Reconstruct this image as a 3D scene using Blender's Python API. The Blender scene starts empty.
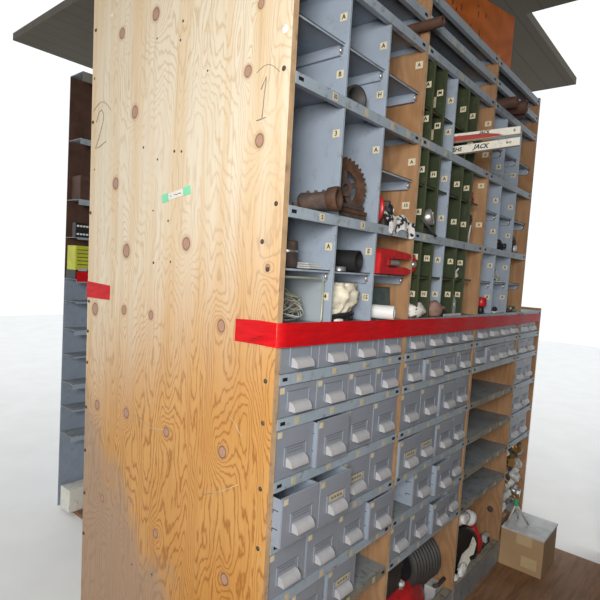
import bpy, math, random
from mathutils import Vector, Matrix, noise
random.seed(7)
PI = math.pi
scn = bpy.context.scene
col = scn.collection

# ------------------------------------------------------------------ materials
class NT:
    def __init__(s, name):
        s.m = bpy.data.materials.new(name); s.m.use_nodes = True
        s.t = s.m.node_tree; s.b = s.t.nodes['Principled BSDF']
        s.co = s.t.nodes.new('ShaderNodeTexCoord').outputs['Object']
    def put(s, inp, v):
        if isinstance(v, bpy.types.NodeSocket): s.t.links.new(v, inp)
        else:
            if isinstance(v, (tuple, list)) and len(v) == 3 and inp.type == 'RGBA': v = (*v, 1)
            inp.default_value = v
    def math(s, op, *a, clamp=False):
        n = s.t.nodes.new('ShaderNodeMath'); n.operation = op; n.use_clamp = clamp
        for i, v in enumerate(a): s.put(n.inputs[i], v)
        return n.outputs[0]
    def xyz(s, v=None):
        n = s.t.nodes.new('ShaderNodeSeparateXYZ'); s.put(n.inputs[0], v or s.co); return n.outputs
    def comb(s, x, y, z):
        n = s.t.nodes.new('ShaderNodeCombineXYZ')
        for i, v in enumerate((x, y, z)): s.put(n.inputs[i], v)
        return n.outputs[0]
    def scale(s, sx, sy, sz, v=None):
        n = s.t.nodes.new('ShaderNodeVectorMath'); n.operation = 'MULTIPLY'
        s.put(n.inputs[0], v or s.co); n.inputs[1].default_value = (sx, sy, sz); return n.outputs[0]
    def noise(s, v, sc=1, det=2, rough=.5, dist=0):
        n = s.t.nodes.new('ShaderNodeTexNoise'); s.put(n.inputs['Vector'], v)
        n.inputs['Scale'].default_value = sc; n.inputs['Detail'].default_value = det
        n.inputs['Roughness'].default_value = rough; n.inputs['Distortion'].default_value = dist
        return n.outputs['Fac']
    def ramp(s, f, stops):
        n = s.t.nodes.new('ShaderNodeValToRGB'); s.put(n.inputs[0], f); e = n.color_ramp.elements
        while len(e) < len(stops): e.new(.5)
        for q, (p, c) in zip(e, stops):
            q.position = p; q.color = (*c, 1) if isinstance(c, (tuple, list)) else (c, c, c, 1)
        return n.outputs[0]
    def mix(s, f, a, b, mode='MIX'):
        n = s.t.nodes.new('ShaderNodeMix'); n.data_type = 'RGBA'; n.blend_type = mode
        s.put(n.inputs[0], f); s.put(n.inputs[6], a); s.put(n.inputs[7], b); return n.outputs[2]
    def sstep(s, v, a, b):
        n = s.t.nodes.new('ShaderNodeMapRange'); n.interpolation_type = 'SMOOTHSTEP'
        s.put(n.inputs[0], v); n.inputs[1].default_value = a; n.inputs[2].default_value = b; return n.outputs[0]
    def bump(s, h, st=.3, d=.002):
        n = s.t.nodes.new('ShaderNodeBump'); n.inputs['Strength'].default_value = st; n.inputs['Distance'].default_value = d
        s.put(n.inputs['Height'], h); s.put(s.b.inputs['Normal'], n.outputs[0])
    def fin(s, colr, rough=.6, metal=0, spec=None):
        s.put(s.b.inputs['Base Color'], colr); s.put(s.b.inputs['Roughness'], rough); s.put(s.b.inputs['Metallic'], metal)
        if spec is not None: s.b.inputs['Specular IOR Level'].default_value = spec
        return s.m

def paint(name, c, rough=.5, var=.12, metal=0, dirt=None, sc=14, spec=.4):
    n = NT(name)
    f = n.noise(n.co, sc, 4, .6)
    lo = tuple(x * (1 - var) for x in c); hi = tuple(min(1, x * (1 + var)) for x in c)
    k = n.ramp(f, [(.3, lo), (.7, hi)])
    if dirt:
        d = n.sstep(n.noise(n.scale(1, 1, 1), 30, 5, .7), .53, .68)
        k = n.mix(d, k, dirt)
    return n.fin(k, rough, metal, spec)

M = {}
M['steel'] = paint('grey_blue_steel_paint', (.29, .345, .425), .42, .07, dirt=(.25, .29, .35), sc=9)
M['face'] = paint('drawer_face_paint', (.255, .283, .335), .42, .08, sc=11)
M['handle'] = paint('drawer_handle_paint', (.45, .455, .48), .4, .08, sc=30)
M['lip'] = paint('shelf_lip_paint', (.33, .40, .47), .45, .10, dirt=(.22, .22, .20), sc=9)
M['inner'] = paint('dusty_steel', (.25, .28, .305), .45, .25, dirt=(.14, .125, .11), sc=6)
M['bare'] = paint('bare_metal', (.42, .42, .42), .35, .2, metal=.7)
M['alu'] = paint('cast_aluminium', (.55, .56, .57), .5, .2, metal=.2)
M['green'] = paint('olive_green_paint', (.032, .044, .020), .5, .15, dirt=(.05, .06, .033), sc=9)
M['greenedge'] = paint('green_edge_paint', (.065, .075, .035), .5, .2)
M['cream'] = paint('cream_sticker', (.62, .56, .40), .7, .1, sc=80)
M['yellowed'] = paint('yellowed_sticker', (.52, .45, .30), .7, .15, sc=80)
M['paper'] = paint('white_paper', (.75, .74, .70), .7, .04)
M['ink'] = paint('black_ink', (.02, .02, .02), .6, .05)
M['pencil'] = paint('pencil_line', (.27, .25, .23), .7, .15, sc=90)
M['faint'] = paint('faint_print', (.16, .175, .20), .6, .1)
M['slot'] = paint('dark_slot', (.012, .012, .014), .6, .1)
M['tape'] = None
M['rust'] = paint('rusty_iron', (.085, .042, .024), .8, .5, dirt=(.06, .045, .04), sc=40)
M['rustdk'] = paint('dark_rusty_iron', (.075, .055, .048), .7, .4, dirt=(.14, .07, .035), sc=30)
M['black'] = paint('black_rubber', (.018, .018, .02), .45, .2)
M['darkmetal'] = paint('dark_metal', (.05, .05, .048), .6, .3)
M['red'] = paint('red_enamel', (.50, .018, .022), .35, .2, dirt=(.28, .02, .02), sc=25)
M['redox'] = paint('faded_red_paint', (.36, .05, .035), .5, .15)
M['white'] = paint('white_plastic', (.75, .76, .76), .4, .04)
M['whitish'] = paint('worn_white_paint', (.68, .67, .60), .5, .06, dirt=(.45, .42, .36), sc=40)
M['teal'] = paint('dark_teal_board', (.065, .10, .105), .6, .25, dirt=(.05, .05, .045), sc=12)
M['cloth'] = paint('cream_cloth', (.70, .66, .54), .9, .08, dirt=(.52, .47, .34), sc=25)
M['whitecloth'] = paint('white_cloth', (.76, .75, .72), .9, .05)
M['pinkbrown'] = paint('brown_leather', (.26, .16, .13), .7, .3, sc=30)
M['tan'] = paint('cardboard', (.40, .27, .15), .8, .08, sc=6)
M['tapetan'] = paint('parcel_tape', (.50, .38, .22), .4, .05)
M['brownrod'] = paint('dark_brown_cardboard', (.09, .045, .03), .7, .3)
M['brass'] = paint('brass', (.45, .28, .10), .35, .2, metal=.7)
M['yellow'] = paint('yellow_box_card', (.50, .52, .04), .5, .12, sc=20)
M['greenplastic'] = paint('green_plastic', (.05, .40, .20), .4, .1)
M['mint'] = paint('mint_green_tape', (.22, .70, .42), .6, .06)
M['wire'] = paint('pale_wire', (.40, .42, .33), .4, .1, metal=.2)
M['slotlip'] = paint('dirty_shelf_paint', (.25, .235, .19), .6, .3, dirt=(.11, .085, .06), sc=9)
M['concrete'] = paint('pale_concrete', (.88, .88, .87), .9, .03, sc=3)
M['ceiling'] = None

n = NT('red_tape')
f = n.noise(n.scale(6, 6, 30), 3, 4, .6)
n.bump(f, .25, .002)
M['tape'] = n.fin(n.ramp(f, [(.3, (.47, .004, .008)), (.7, (.66, .008, .012))]), .5, 0, .2)

def glass(name, c, alpha=.35, rough=.15):
    n = NT(name); n.b.inputs['Alpha'].default_value = alpha
    return n.fin(c, rough, 0, .6)
M['plastic_bag'] = glass('clear_plastic', (.62, .68, .64), .14, .12)
M['jar'] = glass('cloudy_glass', (.45, .5, .47), .5, .1)

n = NT('patterned_rag')
f = n.noise(n.co, 55, 2, .5)
M['rag'] = n.fin(n.ramp(f, [(.42, (.02, .02, .025)), (.47, (.78, .78, .78))]), .9)

KNOTS = [(0.719, 2.155, 1), (0.537, 2.164, 1.1), (0.633, 1.903, 1.1), (0.734, 1.695, 1.1), (0.659, 1.482, 1.25), (0.355, 1.508, 1.1), (0.846, 1.28, 1.25), (0.663, 1.294, .9), (0.513, 1.294, .8), (0.139, 1.925, .85), (0.088, 1.756, 1.), (0.196, 1.299, 1.0), (0.04, 1.456, .5), (0.816, 0.952, 1), (0.633, 0.967, 1), (0.416, 0.961, .9), (0.767, 0.637, .8), (0.453, 0.638, .8), (0.17, 0.971, 1.0), (0.14, 0.638, 1.0), (0.104, 2.072, 0.7)]

def ply_face():
    n = NT('plywood_face')
    o = n.xyz(); u, v = o[1], o[2]
    wv = n.comb(n.math('MULTIPLY', u, 5.2), 0.0, n.math('MULTIPLY', v, 1.25))
    H = n.noise(wv, 1, 2, .45, .25)
    fine = n.noise(n.comb(n.math('MULTIPLY', u, 26), 3.0, n.math('MULTIPLY', v, 7)), 1, 3, .6)
    K = None; kmask = None; rim = None; aura = None
    wob = n.math('MULTIPLY', n.math('SUBTRACT', n.noise(n.co, 45, 2, .5), .5), .35)
    for (a, b, s) in KNOTS:
        du = n.math('SUBTRACT', u, a); dv = n.math('SUBTRACT', v, b)
        d2 = n.math('ADD', n.math('MULTIPLY', du, du), n.math('MULTIPLY', n.math('MULTIPLY', dv, dv), .75))
        d = n.math('SQRT', d2)
        g = n.math('EXPONENT', n.math('MULTIPLY', d, -1 / (.045 * s)))
        K = g if K is None else n.math('ADD', K, g)
        r = n.math('DIVIDE', d, .0125 * s)
        kmask = r if kmask is None else n.math('MINIMUM', kmask, r)
    kr = n.math('ADD', kmask, wob)
    H2 = n.math('ADD', n.math('ADD', H, n.math('MULTIPLY', K, .17)), n.math('MULTIPLY', fine, .075))
    rings = n.math('SINE', n.math('MULTIPLY', H2, 2 * PI * 40))
    rings = n.math('ADD', n.math('MULTIPLY', rings, .5), .5)
    rings = n.math('POWER', rings, 5.0)
    streak = n.noise(n.comb(n.math('MULTIPLY', u, 95), 1.0, n.math('MULTIPLY', v, 2.2)), 1, 4, .65)
    broad = n.noise(n.comb(n.math('MULTIPLY', u, 13), 7.0, n.math('MULTIPLY', v, .7)), 1, 3, .6)
    patch = n.noise(n.comb(n.math('MULTIPLY', u, 2.5), 5.0, n.math('MULTIPLY', v, 1.6)), 1, 3, .5)
    # pale upper veneer
    pale = n.mix(n.sstep(broad, .40, .66), (.74, .665, .53), (.70, .55, .36))
    pale = n.mix(n.math('MULTIPLY', rings, n.math('MULTIPLY', n.sstep(patch, .30, .65), .60)), pale, (.55, .37, .19))
    pale = n.mix(n.math('MULTIPLY', n.sstep(streak, .52, .74), .62), pale, (.50, .33, .18))
    # golden lower veneer
    gold = n.mix(n.sstep(patch, .3, .7), (.62, .345, .115), (.55, .265, .065))
    gold = n.mix(n.math('MULTIPLY', rings, .80), gold, (.33, .12, .022))
    gold = n.mix(n.math('MULTIPLY', n.sstep(streak, .50, .72), .4), gold, (.36, .16, .04))
    # gold gives way to pale upwards and towards the rear edge
    h = n.math('ADD', v, n.math('MULTIPLY', n.math('SUBTRACT', patch, .5), .42))
    h = n.math('ADD', h, n.math('MULTIPLY', u, .50))
    c = n.mix(n.sstep(h, 1.10, 1.85), gold, pale)
    # grey patch low on the rear half
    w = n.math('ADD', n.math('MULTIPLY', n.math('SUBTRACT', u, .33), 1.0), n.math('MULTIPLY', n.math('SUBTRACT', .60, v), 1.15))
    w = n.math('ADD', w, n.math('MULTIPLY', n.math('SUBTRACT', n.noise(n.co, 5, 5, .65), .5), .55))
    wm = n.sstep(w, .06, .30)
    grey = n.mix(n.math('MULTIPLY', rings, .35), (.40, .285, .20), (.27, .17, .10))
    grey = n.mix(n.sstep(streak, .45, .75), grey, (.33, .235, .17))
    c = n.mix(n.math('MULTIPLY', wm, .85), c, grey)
    # knots
    c = n.mix(n.math('MULTIPLY', n.sstep(kr, 2.2, 1.05), .45), c, (.42, .24, .11))
    c = n.mix(n.math('MULTIPLY', n.sstep(kr, 1.35, 1.05), .85), c, (.16, .07, .035))
    kc = n.mix(n.noise(n.co, 120, 2, .5), (.36, .20, .145), (.50, .31, .235))
    c = n.mix(n.sstep(kr, 1.05, .85), c, kc)
    n.bump(n.math('ADD', streak, n.math('MULTIPLY', rings, -.4)), .12, .001)
    return n.fin(c, n.math('ADD', n.math('MULTIPLY', streak, .25), .38), 0, .28)
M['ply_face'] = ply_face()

def wood(name, c1, c2, c3, sy=1, rough=.6):
    n = NT(name)
    o = n.xyz()
    a = n.math('ADD', n.math('MULTIPLY', o[1], 7), n.math('MULTIPLY', o[0], 3.3))
    H = n.noise(n.comb(a, 2.0, n.math('MULTIPLY', o[2], 1.6)), 1, 2, .5, .3)
    r = n.math('ADD', n.math('MULTIPLY', n.math('SINE', n.math('MULTIPLY', H, 90)), .5), .5)
    s = n.noise(n.comb(n.math('MULTIPLY', a, 12), 2.0, n.math('MULTIPLY', o[2], 3)), 1, 4, .65)
    p = n.noise(n.co, 3.5, 3, .55)
    c = n.mix(n.sstep(p, .35, .65), c1, c2)
    c = n.mix(n.math('MULTIPLY', r, .35), c, c3)
    c = n.mix(n.math('MULTIPLY', n.sstep(s, .5, .7), .35), c, c3)
    n.bump(s, .15, .001)
    return n.fin(c, rough, 0, .3)
M['divwood'] = wood('divider_plywood', (.40, .24, .13), (.33, .175, .08), (.19, .09, .04))
M['plyedge'] = paint('plywood_edge', (.50, .34, .20), .8, .2, dirt=(.30, .17, .09), sc=20)
M['orangewood'] = wood('orange_stained_board', (.62, .17, .035), (.50, .12, .02), (.30, .07, .015))
n = NT('plywood_floor')
o = n.xyz()
s1 = n.noise(n.comb(n.math('MULTIPLY', o[0], 4), n.math('MULTIPLY', o[1], 40), 0.), 1, 4, .65)
s2 = n.noise(n.co, 5, 4, .6)
c = n.mix(n.sstep(s1, .4, .7), (.27, .145, .075), (.16, .08, .04))
c = n.mix(n.math('MULTIPLY', n.sstep(s2, .45, .7), .5), c, (.16, .085, .045))
M['floor'] = n.fin(c, .6, 0, .3)
n = NT('dark_ceiling_boards')
o = n.xyz()
w = n.math('FRACT', n.math('MULTIPLY', o[1], 7.0))
c = n.mix(n.math('MULTIPLY', n.sstep(w, .1, .0), .7), n.mix(n.noise(n.co, 3, 3), (.050, .040, .026), (.075, .060, .040)), (.02, .018, .015))
M['ceiling'] = n.fin(c, .8)
M['blocker'] = paint('light_blocker_paint', (.06, .058, .055), .8, .1, sc=3)  # dark paint of the unseen blockers, added to keep ambient light low
M['beam'] = paint('grey_beam_paint', (.22, .21, .19), .7, .15)

# ------------------------------------------------------------------ mesh builder
class MB:
    def __init__(s): s.v = []; s.f = []; s.mi = []; s.sm = []; s.ms = []
    def mat(s, m):
        if m not in s.ms: s.ms.append(m)
        return s.ms.index(m)
    def add(s, vs, fs, m, smooth=False):
        o = len(s.v); k = s.mat(m)
        s.v += [tuple(v) for v in vs]
        for f in fs: s.f.append([i + o for i in f]); s.mi.append(k); s.sm.append(smooth)
        return s
    def box(s, x0, x1, y0, y1, z0, z1, m, T=None, fm=None):
        vs = [(x0,y0,z0),(x1,y0,z0),(x1,y1,z0),(x0,y1,z0),(x0,y0,z1),(x1,y0,z1),(x1,y1,z1),(x0,y1,z1)]
        if T: vs = [T @ Vector(v) for v in vs]
        F = {'b':(0,3,2,1),'t':(4,5,6,7),'f':(0,1,5,4),'r':(1,2,6,5),'k':(2,3,7,6),'l':(3,0,4,7)}
        for k, f in F.items():
            s.add([vs[i] for i in f], [(0,1,2,3)], (fm or {}).get(k, m))
        return s
    def bbox(s, x0, x1, y0, y1, z0, z1, m, b=.002):   # chamfered box
        b = min(b, (x1-x0)/2.01, (y1-y0)/2.01, (z1-z0)/2.01)
        import itertools
        pts = []
        for sx, sy, sz in itertools.product((0,1),(0,1),(0,1)):
            X = (x1 if sx else x0, x1-b if sx else x0+b); Y = (y1 if sy else y0, y1-b if sy else y0+b); Z = (z1 if sz else z0, z1-b if sz else z0+b)
            pts += [(X[0],Y[1],Z[1]), (X[1],Y[0],Z[1]), (X[1],Y[1],Z[0])]
        def i(sx,sy,sz,a): return (sx*4+sy*2+sz)*3+a
        fs = []
        fs += [(i(0,0,0,0),i(0,0,1,0),i(0,1,1,0),i(0,1,0,0)), (i(1,0,0,0),i(1,1,0,0),i(1,1,1,0),i(1,0,1,0))]
        fs += [(i(0,0,0,1),i(1,0,0,1),i(1,0,1,1),i(0,0,1,1)), (i(0,1,0,1),i(0,1,1,1),i(1,1,1,1),i(1,1,0,1))]
        fs += [(i(0,0,0,2),i(0,1,0,2),i(1,1,0,2),i(1,0,0,2)), (i(0,0,1,2),i(1,0,1,2),i(1,1,1,2),i(0,1,1,2))]
        for c in itertools.product((0,1),repeat=3):
            t = (i(*c,0),i(*c,1),i(*c,2)); fs.append(t if (sum(c)%2) else t[::-1])
        for q in (0,1):
            for w in (0,1):
                fs.append((i(q,w,0,0),i(q,w,0,1),i(q,w,1,1),i(q,w,1,0)))
                fs.append((i(q,0,w,0),i(q,1,w,0),i(q,1,w,2),i(q,0,w,2)))
                fs.append((i(0,q,w,1),i(1,q,w,1),i(1,q,w,2),i(0,q,w,2)))
        return s.add(pts, fs, m)
    def ring(s, c, ax, r, n, up=None):
        ax = Vector(ax).normalized(); a = ax.orthogonal().normalized() if up is None else (Vector(up) - ax*ax.dot(Vector(up))).normalized()
        b = ax.cross(a)
        return [Vector(c) + (a*math.cos(2*PI*k/n) + b*math.sin(2*PI*k/n))*r for k in range(n)]
    def lathe(s, p, ax, prof, m, n=20, smooth=True, caps=True):  # prof: (dist along ax, radius)
        p = Vector(p); ax = Vector(ax).normalized(); vs = []; fs = []
        for (d, r) in prof: vs += s.ring(p + ax*d, ax, max(r, 1e-5), n)
        for j in range(len(prof)-1):
            for k in range(n):
                fs.append((j*n+k, j*n+(k+1)%n, (j+1)*n+(k+1)%n, (j+1)*n+k))
        s.add(vs, fs, m, smooth)
        if caps:
            L = (len(prof)-1)*n
            s.add(vs[:n], [tuple(range(n))[::-1]], m); s.add(vs[L:], [tuple(range(n))], m)
        return s
    def cyl(s, a, b, r, m, n=16, r1=None, smooth=True):
        a = Vector(a); b = Vector(b); L = (b-a).length
        return s.lathe(a, b-a, [(0, r), (L, r if r1 is None else r1)], m, n, smooth)
    def pipe(s, a, b, r, ri, m, n=24, mi=None):
        a = Vector(a); b = Vector(b); L = (b-a).length
        return s.lathe(a, b-a, [(0, ri), (0, r), (L, r), (L, ri), (0.0, ri)], m, n, False, caps=False)
    def tube(s, pts, r, m, n=8, caps=True):
        pts = [Vector(p) for p in pts]; vs = []; fs = []; up = None
        for i, p in enumerate(pts):
            t = (pts[min(i+1, len(pts)-1)] - pts[max(i-1, 0)]).normalized()
            if up is None: up = t.orthogonal()
            up = (up - t*up.dot(t)).normalized(); b = t.cross(up)
            rr = r[i] if isinstance(r, (list, tuple)) else r
            vs += [p + (up*math.cos(2*PI*k/n) + b*math.sin(2*PI*k/n))*rr for k in range(n)]
        for j in range(len(pts)-1):
            for k in range(n): fs.append((j*n+k, j*n+(k+1)%n, (j+1)*n+(k+1)%n, (j+1)*n+k))
        if caps: fs += [tuple(range(n))[::-1], tuple(range((len(pts)-1)*n, len(pts)*n))]
        return s.add(vs, fs, m, True)
    def prism(s, poly, T, d, m, smooth=False, mside=None):   # poly in XY, extruded 0..d along Z, moved by T
        n = len(poly); vs = [T @ Vector((x, y, 0)) for x, y in poly] + [T @ Vector((x, y, d)) for x, y in poly]
        s.add(vs, [tuple(range(n))[::-1], tuple(range(n, 2*n))], m)
        s.add(vs, [(k, (k+1)%n, n+(k+1)%n, n+k) for k in range(n)], mside or m, smooth)
        return s
    def blob(s, c, r, m, amp=.25, fr=3., n=20, k=14, seed=0, flat=None):
        vs = []; fs = []; c = Vector(c)
        for j in range(k+1):
            th = PI*j/k
            for i in range(n):
                ph = 2*PI*i/n; d = Vector((math.sin(th)*math.cos(ph), math.sin(th)*math.sin(ph), math.cos(th)))
                q = 1 + amp*noise.noise(d*fr + Vector((seed*7.3, seed, 0))) + amp*.5*noise.noise(d*fr*2.7 + Vector((seed*3.1, 5, seed)))
                v = Vector((d.x*r[0], d.y*r[1], d.z*r[2]))*q
                if flat is not None and v.z < -flat: v.z = -flat
                vs.append(c + v)
        for j in range(k):
            for i in range(n): fs.append((j*n+i, (j+1)*n+i, (j+1)*n+(i+1)%n, j*n+(i+1)%n))
        return s.add(vs, fs, m, True)
    def build(s, name, parent=None, off=(0,0,0), weld=False):
        me = bpy.data.meshes.new(name)
        o = Vector(off)
        me.from_pydata([tuple(Vector(v) - o) for v in s.v], [], s.f)
        for k in s.ms: me.materials.append(M[k])
        me.polygons.foreach_set('material_index', s.mi); me.polygons.foreach_set('use_smooth', s.sm)
        me.update()
        ob = bpy.data.objects.new(name, me); col.objects.link(ob)
        if parent: ob.parent = parent
        else: ob.location = off
        return ob

def tag(o, label=None, cat=None, group=None, kind=None):
    if label: o['label'] = label
    if cat: o['category'] = cat
    if group: o['group'] = group
    if kind: o['kind'] = kind
    return o
def empty(name, loc, label, cat, group=None):
    o = bpy.data.objects.new(name, None); col.objects.link(o); o.location = loc; o.empty_display_size = .05
    return tag(o, label, cat, group)
class Thing:
    """an Empty at the base of a thing; parts are built in world coordinates and moved to its frame"""
    def __init__(s, name, loc, label, cat, group=None): s.o = empty(name, loc, label, cat, group); s.loc = loc
    def part(s, mb, name, label=None, parent=None):
        ob = mb.build(name, parent or s.o, s.loc)
        if label: ob['label'] = label
        return ob
def single(mb, name, loc, label, cat, group=None): return tag(mb.build(name, None, loc), label, cat, group)

_tc = {}
def text(s, bold=False):
    """glyph outlines of a string as (verts, faces), height about 1, centred"""
    if s in _tc: return _tc[s]
    cu = bpy.data.curves.new('t', 'FONT'); cu.body = s; cu.size = 1.0; cu.align_x = 'CENTER'; cu.align_y = 'CENTER'
    cu.offset = .03 if bold else .012; cu.resolution_u = 2
    ob = bpy.data.objects.new('t', cu); col.objects.link(ob)
    dg = bpy.context.evaluated_depsgraph_get(); dg.update()
    me = ob.evaluated_get(dg).to_mesh()
    r = ([v.co.copy() for v in me.vertices], [tuple(p.vertices) for p in me.polygons])
    ob.evaluated_get(dg).to_mesh_clear(); bpy.data.objects.remove(ob); bpy.data.curves.remove(cu)
    _tc[s] = r; return r
def plate(mb, c, ux, uy, w, h, m, txt=None, th=.0005, ts=.7, tm='ink', bold=True, shear=0):
    """thin sticker centred at c, axes ux (right) uy (up); normal = ux x uy faces the viewer"""
    c = Vector(c); ux = Vector(ux).normalized(); uy = Vector(uy).normalized(); nz = ux.cross(uy)
    T = Matrix((( ux.x, uy.x, nz.x, c.x), (ux.y, uy.y, nz.y, c.y), (ux.z, uy.z, nz.z, c.z), (0,0,0,1)))
    if m: mb.box(-w/2, w/2, -h/2, h/2, 0, th, m, T)
    if txt:
        v, f = text(txt, bold); k = h*ts
        mb.add([T @ Vector(((q.x + q.y*shear)*k, q.y*k, th+.0003)) for q in v], f, tm)
FX, FZ = (1,0,0), (0,0,1)          # front facing (-Y) sticker axes
SX = (0,-1,0)                      # facing -X

# ------------------------------------------------------------------ dimensions
W = .61; T = .018; DEP = .45
LZ = [2.36, 2.28, 2.19, 1.905, 1.604, 1.318, 1.203, 1.094, .938, .782, .630, .480]
LH = .027
def xl(z): return T - (z - 1.0)*.0115

# ------------------------------------------------------------------ plywood end panel
pt = Thing('plywood_end_panel', (0,0,0), 'tall knotty plywood sheet closing the near end of the shelving', 'panel')
mb = MB()
def lean(x, z): return x - (z - 1.0)*.0115
vs = []
H = 2.40; P = [(0,0),(T,0),(T,.9),(0,.9)]
NZ = 1
for z in (0, H):
    for (x, y) in P: vs.append((lean(x, z), y, z))
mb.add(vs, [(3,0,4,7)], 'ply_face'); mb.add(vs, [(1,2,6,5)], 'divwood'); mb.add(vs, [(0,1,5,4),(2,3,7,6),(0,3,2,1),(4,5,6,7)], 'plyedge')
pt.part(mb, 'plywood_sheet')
SCREWS = [(0.02,1.908),(0.023,1.605),(0.028,1.186),(0.03,1.083),(0.027,0.92),(0.025,0.77),(0.884,2.205),(0.89,1.908),(0.892,1.606),(0.889,1.303),(0.892,1.198),(0.892,1.088),(0.892,0.928),(0.892,0.772),(0.89,0.616),(0.89,0.466),(.062,1.517),(.04,1.452)]
for (y, z) in SCREWS:
    mb = MB(); mb.lathe((lean(0, z)+.001, y, z), (-1,0,0), [(0,.0062),(.0015,.0062),(.0035,.004),(.004,.001)], 'rustdk', 12)
    pt.part(mb, 'screw_head')
HOLES = [(0.527,2.094),(0.415,2.063),(0.425,1.765),(0.506,1.75),(0.581,1.792),(0.52,1.603),(0.443,1.572),(0.509,1.45),(0.425,1.456),(0.406,2.111),(0.575,0.487),(0.464,0.504),(0.886,2.05),(0.872,1.75),(.392,1.761),(.292,1.957)]
mb = MB()
for i, (y, z) in enumerate(HOLES):
    r = .0035 + .002*((i*37) % 5)/5
    mb.lathe((lean(0, z)+.0005, y, z), (-1,0,0), [(0, r),(.001, r*.8)], 'rustdk', 8)
pt.part(mb, 'nail_spots')
for (y, z, r) in ((.024,1.995,.010),(.784,2.227,.006)):
    mb = MB(); mb.lathe((lean(0, z), y, z), (-1,0,0), [(0,r),(.0015,r*.9),(.002,r*.3)], 'white', 14); pt.part(mb, 'white_dot', 'white round dot')
def stroke(name, pts, r=.0014, m='pencil'):
    mb = MB(); q = [(lean(0, z)-.0005, y, z) for y, z in pts]
    mb.tube(q, r, m, 5); return pt.part(mb, name)
stroke('pencil_digit', [(.090,1.873),(.082,1.888),(.074,1.900),(.078,1.86),(.083,1.806)])
stroke('pencil_digit', [(.100,1.803),(.083,1.805),(.070,1.807)])
stroke('pencil_arc', [(.108+.0*i-.0095*i, 1.915+.018*math.sin(PI*i/8)-.0016*i) for i in range(9)], .0008)
stroke('pencil_digit', [(.865,1.905),(.850,1.935),(.832,1.940),(.820,1.925),(.822,1.90),(.845,1.855),(.868,1.818),(.84,1.822),(.800,1.835)])
stroke('pencil_arc', [(.885-.014*i, 1.945+.028*math.sin(PI*i/8)-.002*i) for i in range(9)], .0009)
for a, b, c2 in (((.235,.835),(.17,.865),(.105,.905)), ((.155,1.075),(.125,1.058),(.10,1.03)), ((.57,.975),(.50,.952),(.43,.965))):
    stroke('scratch', [a, b, c2], .0011, 'yellowed')
# green taped tag on the panel
gt = Thing('paper_tag', (-.008,.41,1.65), 'white paper tag held by two mint green tape ends on the plywood', 'label')
zt = 1.650; xx = lean(0, zt) - .0005
def tagplate(y0, y1, z0, z1, m, nm, h=.019):
    mb = MB(); c0 = Vector((xx, y0, z0)); c1 = Vector((xx, y1, z1)); mid = (c0+c1)/2
    ux = (c1-c0).normalized(); uy = Vector((0,0,1)); uy = (uy-ux*uy.dot(ux)).normalized()
    plate(mb, mid, ux, uy, (c1-c0).length, h, m, th=.0008); return gt.part(mb, nm)
tagplate(.445,.375,1.639,1.650,'paper','paper_strip')
tagplate(.474,.444,1.634,1.639,'mint','tape_end',.024); tagplate(.376,.345,1.650,1.655,'mint','tape_end',.024)
mb = MB()
for (y, z, w, a) in ((.432,1.641,.006,0),(.408,1.6445,.016,.1),(.392,1.647,.012,.1)):
    mb.box(xx-.0016, xx-.0009, y-w/2, y+w/2, z-.0015, z+.0012, 'pencil')
gt.part(mb, 'faint_writing')

# ------------------------------------------------------------------ red tape
tp = Thing('red_tape', (0,0,1.29), 'glossy red tape stretched along the shelf fronts and round the plywood edge', 'tape')
mb = MB(); n = 90; top = []; bot = []
def tz(x):  # upper edge / lower edge height along the front
    t = max(0, min(1, x/2.2)); return 1.329 - .004*math.sin(PI*t) - .028*t, 1.270 - .012*t - .008*math.sin(PI*t)
path = [(lean(0,1.3)-.0012, .141), (lean(0,1.3)-.0012, .06), (lean(0,1.3)-.0012, .004), (lean(0,1.3)+.001, -.0030)] + [(.03+i*(2.13/60), -.0048 - .0012*math.sin(i*.9)) for i in range(61)]
vs = []; fs = []
for i, (x, y) in enumerate(path):
    a, b = tz(max(0, x))
    if i == 0: a -= .005; b -= .002
    for k in range(5): vs.append((x, y - .0006*math.sin(k*1.7+i*.5), a+(b-a)*k/4))
for i in range(len(path)-1):
    for k in range(4): fs.append((i*5+k, i*5+k+1, (i+1)*5+k+1, (i+1)*5+k))
mb.add(vs, fs, 'tape', True)
tp.part(mb, 'tape_strip')
mb = MB()   # creased fold at the loose end
for j, (y0, y1, z0) in enumerate(((.075,.03,1.283),(.055,.012,1.290),(.085,.04,1.276))):
    mb.tube([(lean(0,1.3)-.002, y0, z0), (lean(0,1.3)-.004, (y0+y1)/2, z0+.006), (lean(0,1.3)-.002, y1, z0-.002)], .0010, 'tape', 6)
tp.part(mb, 'creased_fold')
ob = single(MB(), 'red_tape', (0,.83,1.345), 'short red tape end stuck to the rear edge of the plywood', 'tape')
mb = MB(); vs = []; fs = []
for i in range(13):
    y = .905 - i*(.155/12)
    for k in range(5): vs.append((lean(0,1.34)-.0012-.0008*math.sin(i*1.3+k)*(i > 6), y, 1.372-.0005*i + (1.316-1.372+.0007*i)*k/4))
for i in range(12):
    for k in range(4): fs.append((i*5+k, i*5+k+1, (i+1)*5+k+1, (i+1)*5+k))
mb.add(vs, fs, 'tape', True)
me = mb.build('x', None, (0,.83,1.345)); ob.data = me.data; bpy.data.objects.remove(me); ob.data.name = 'red_tape'

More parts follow.
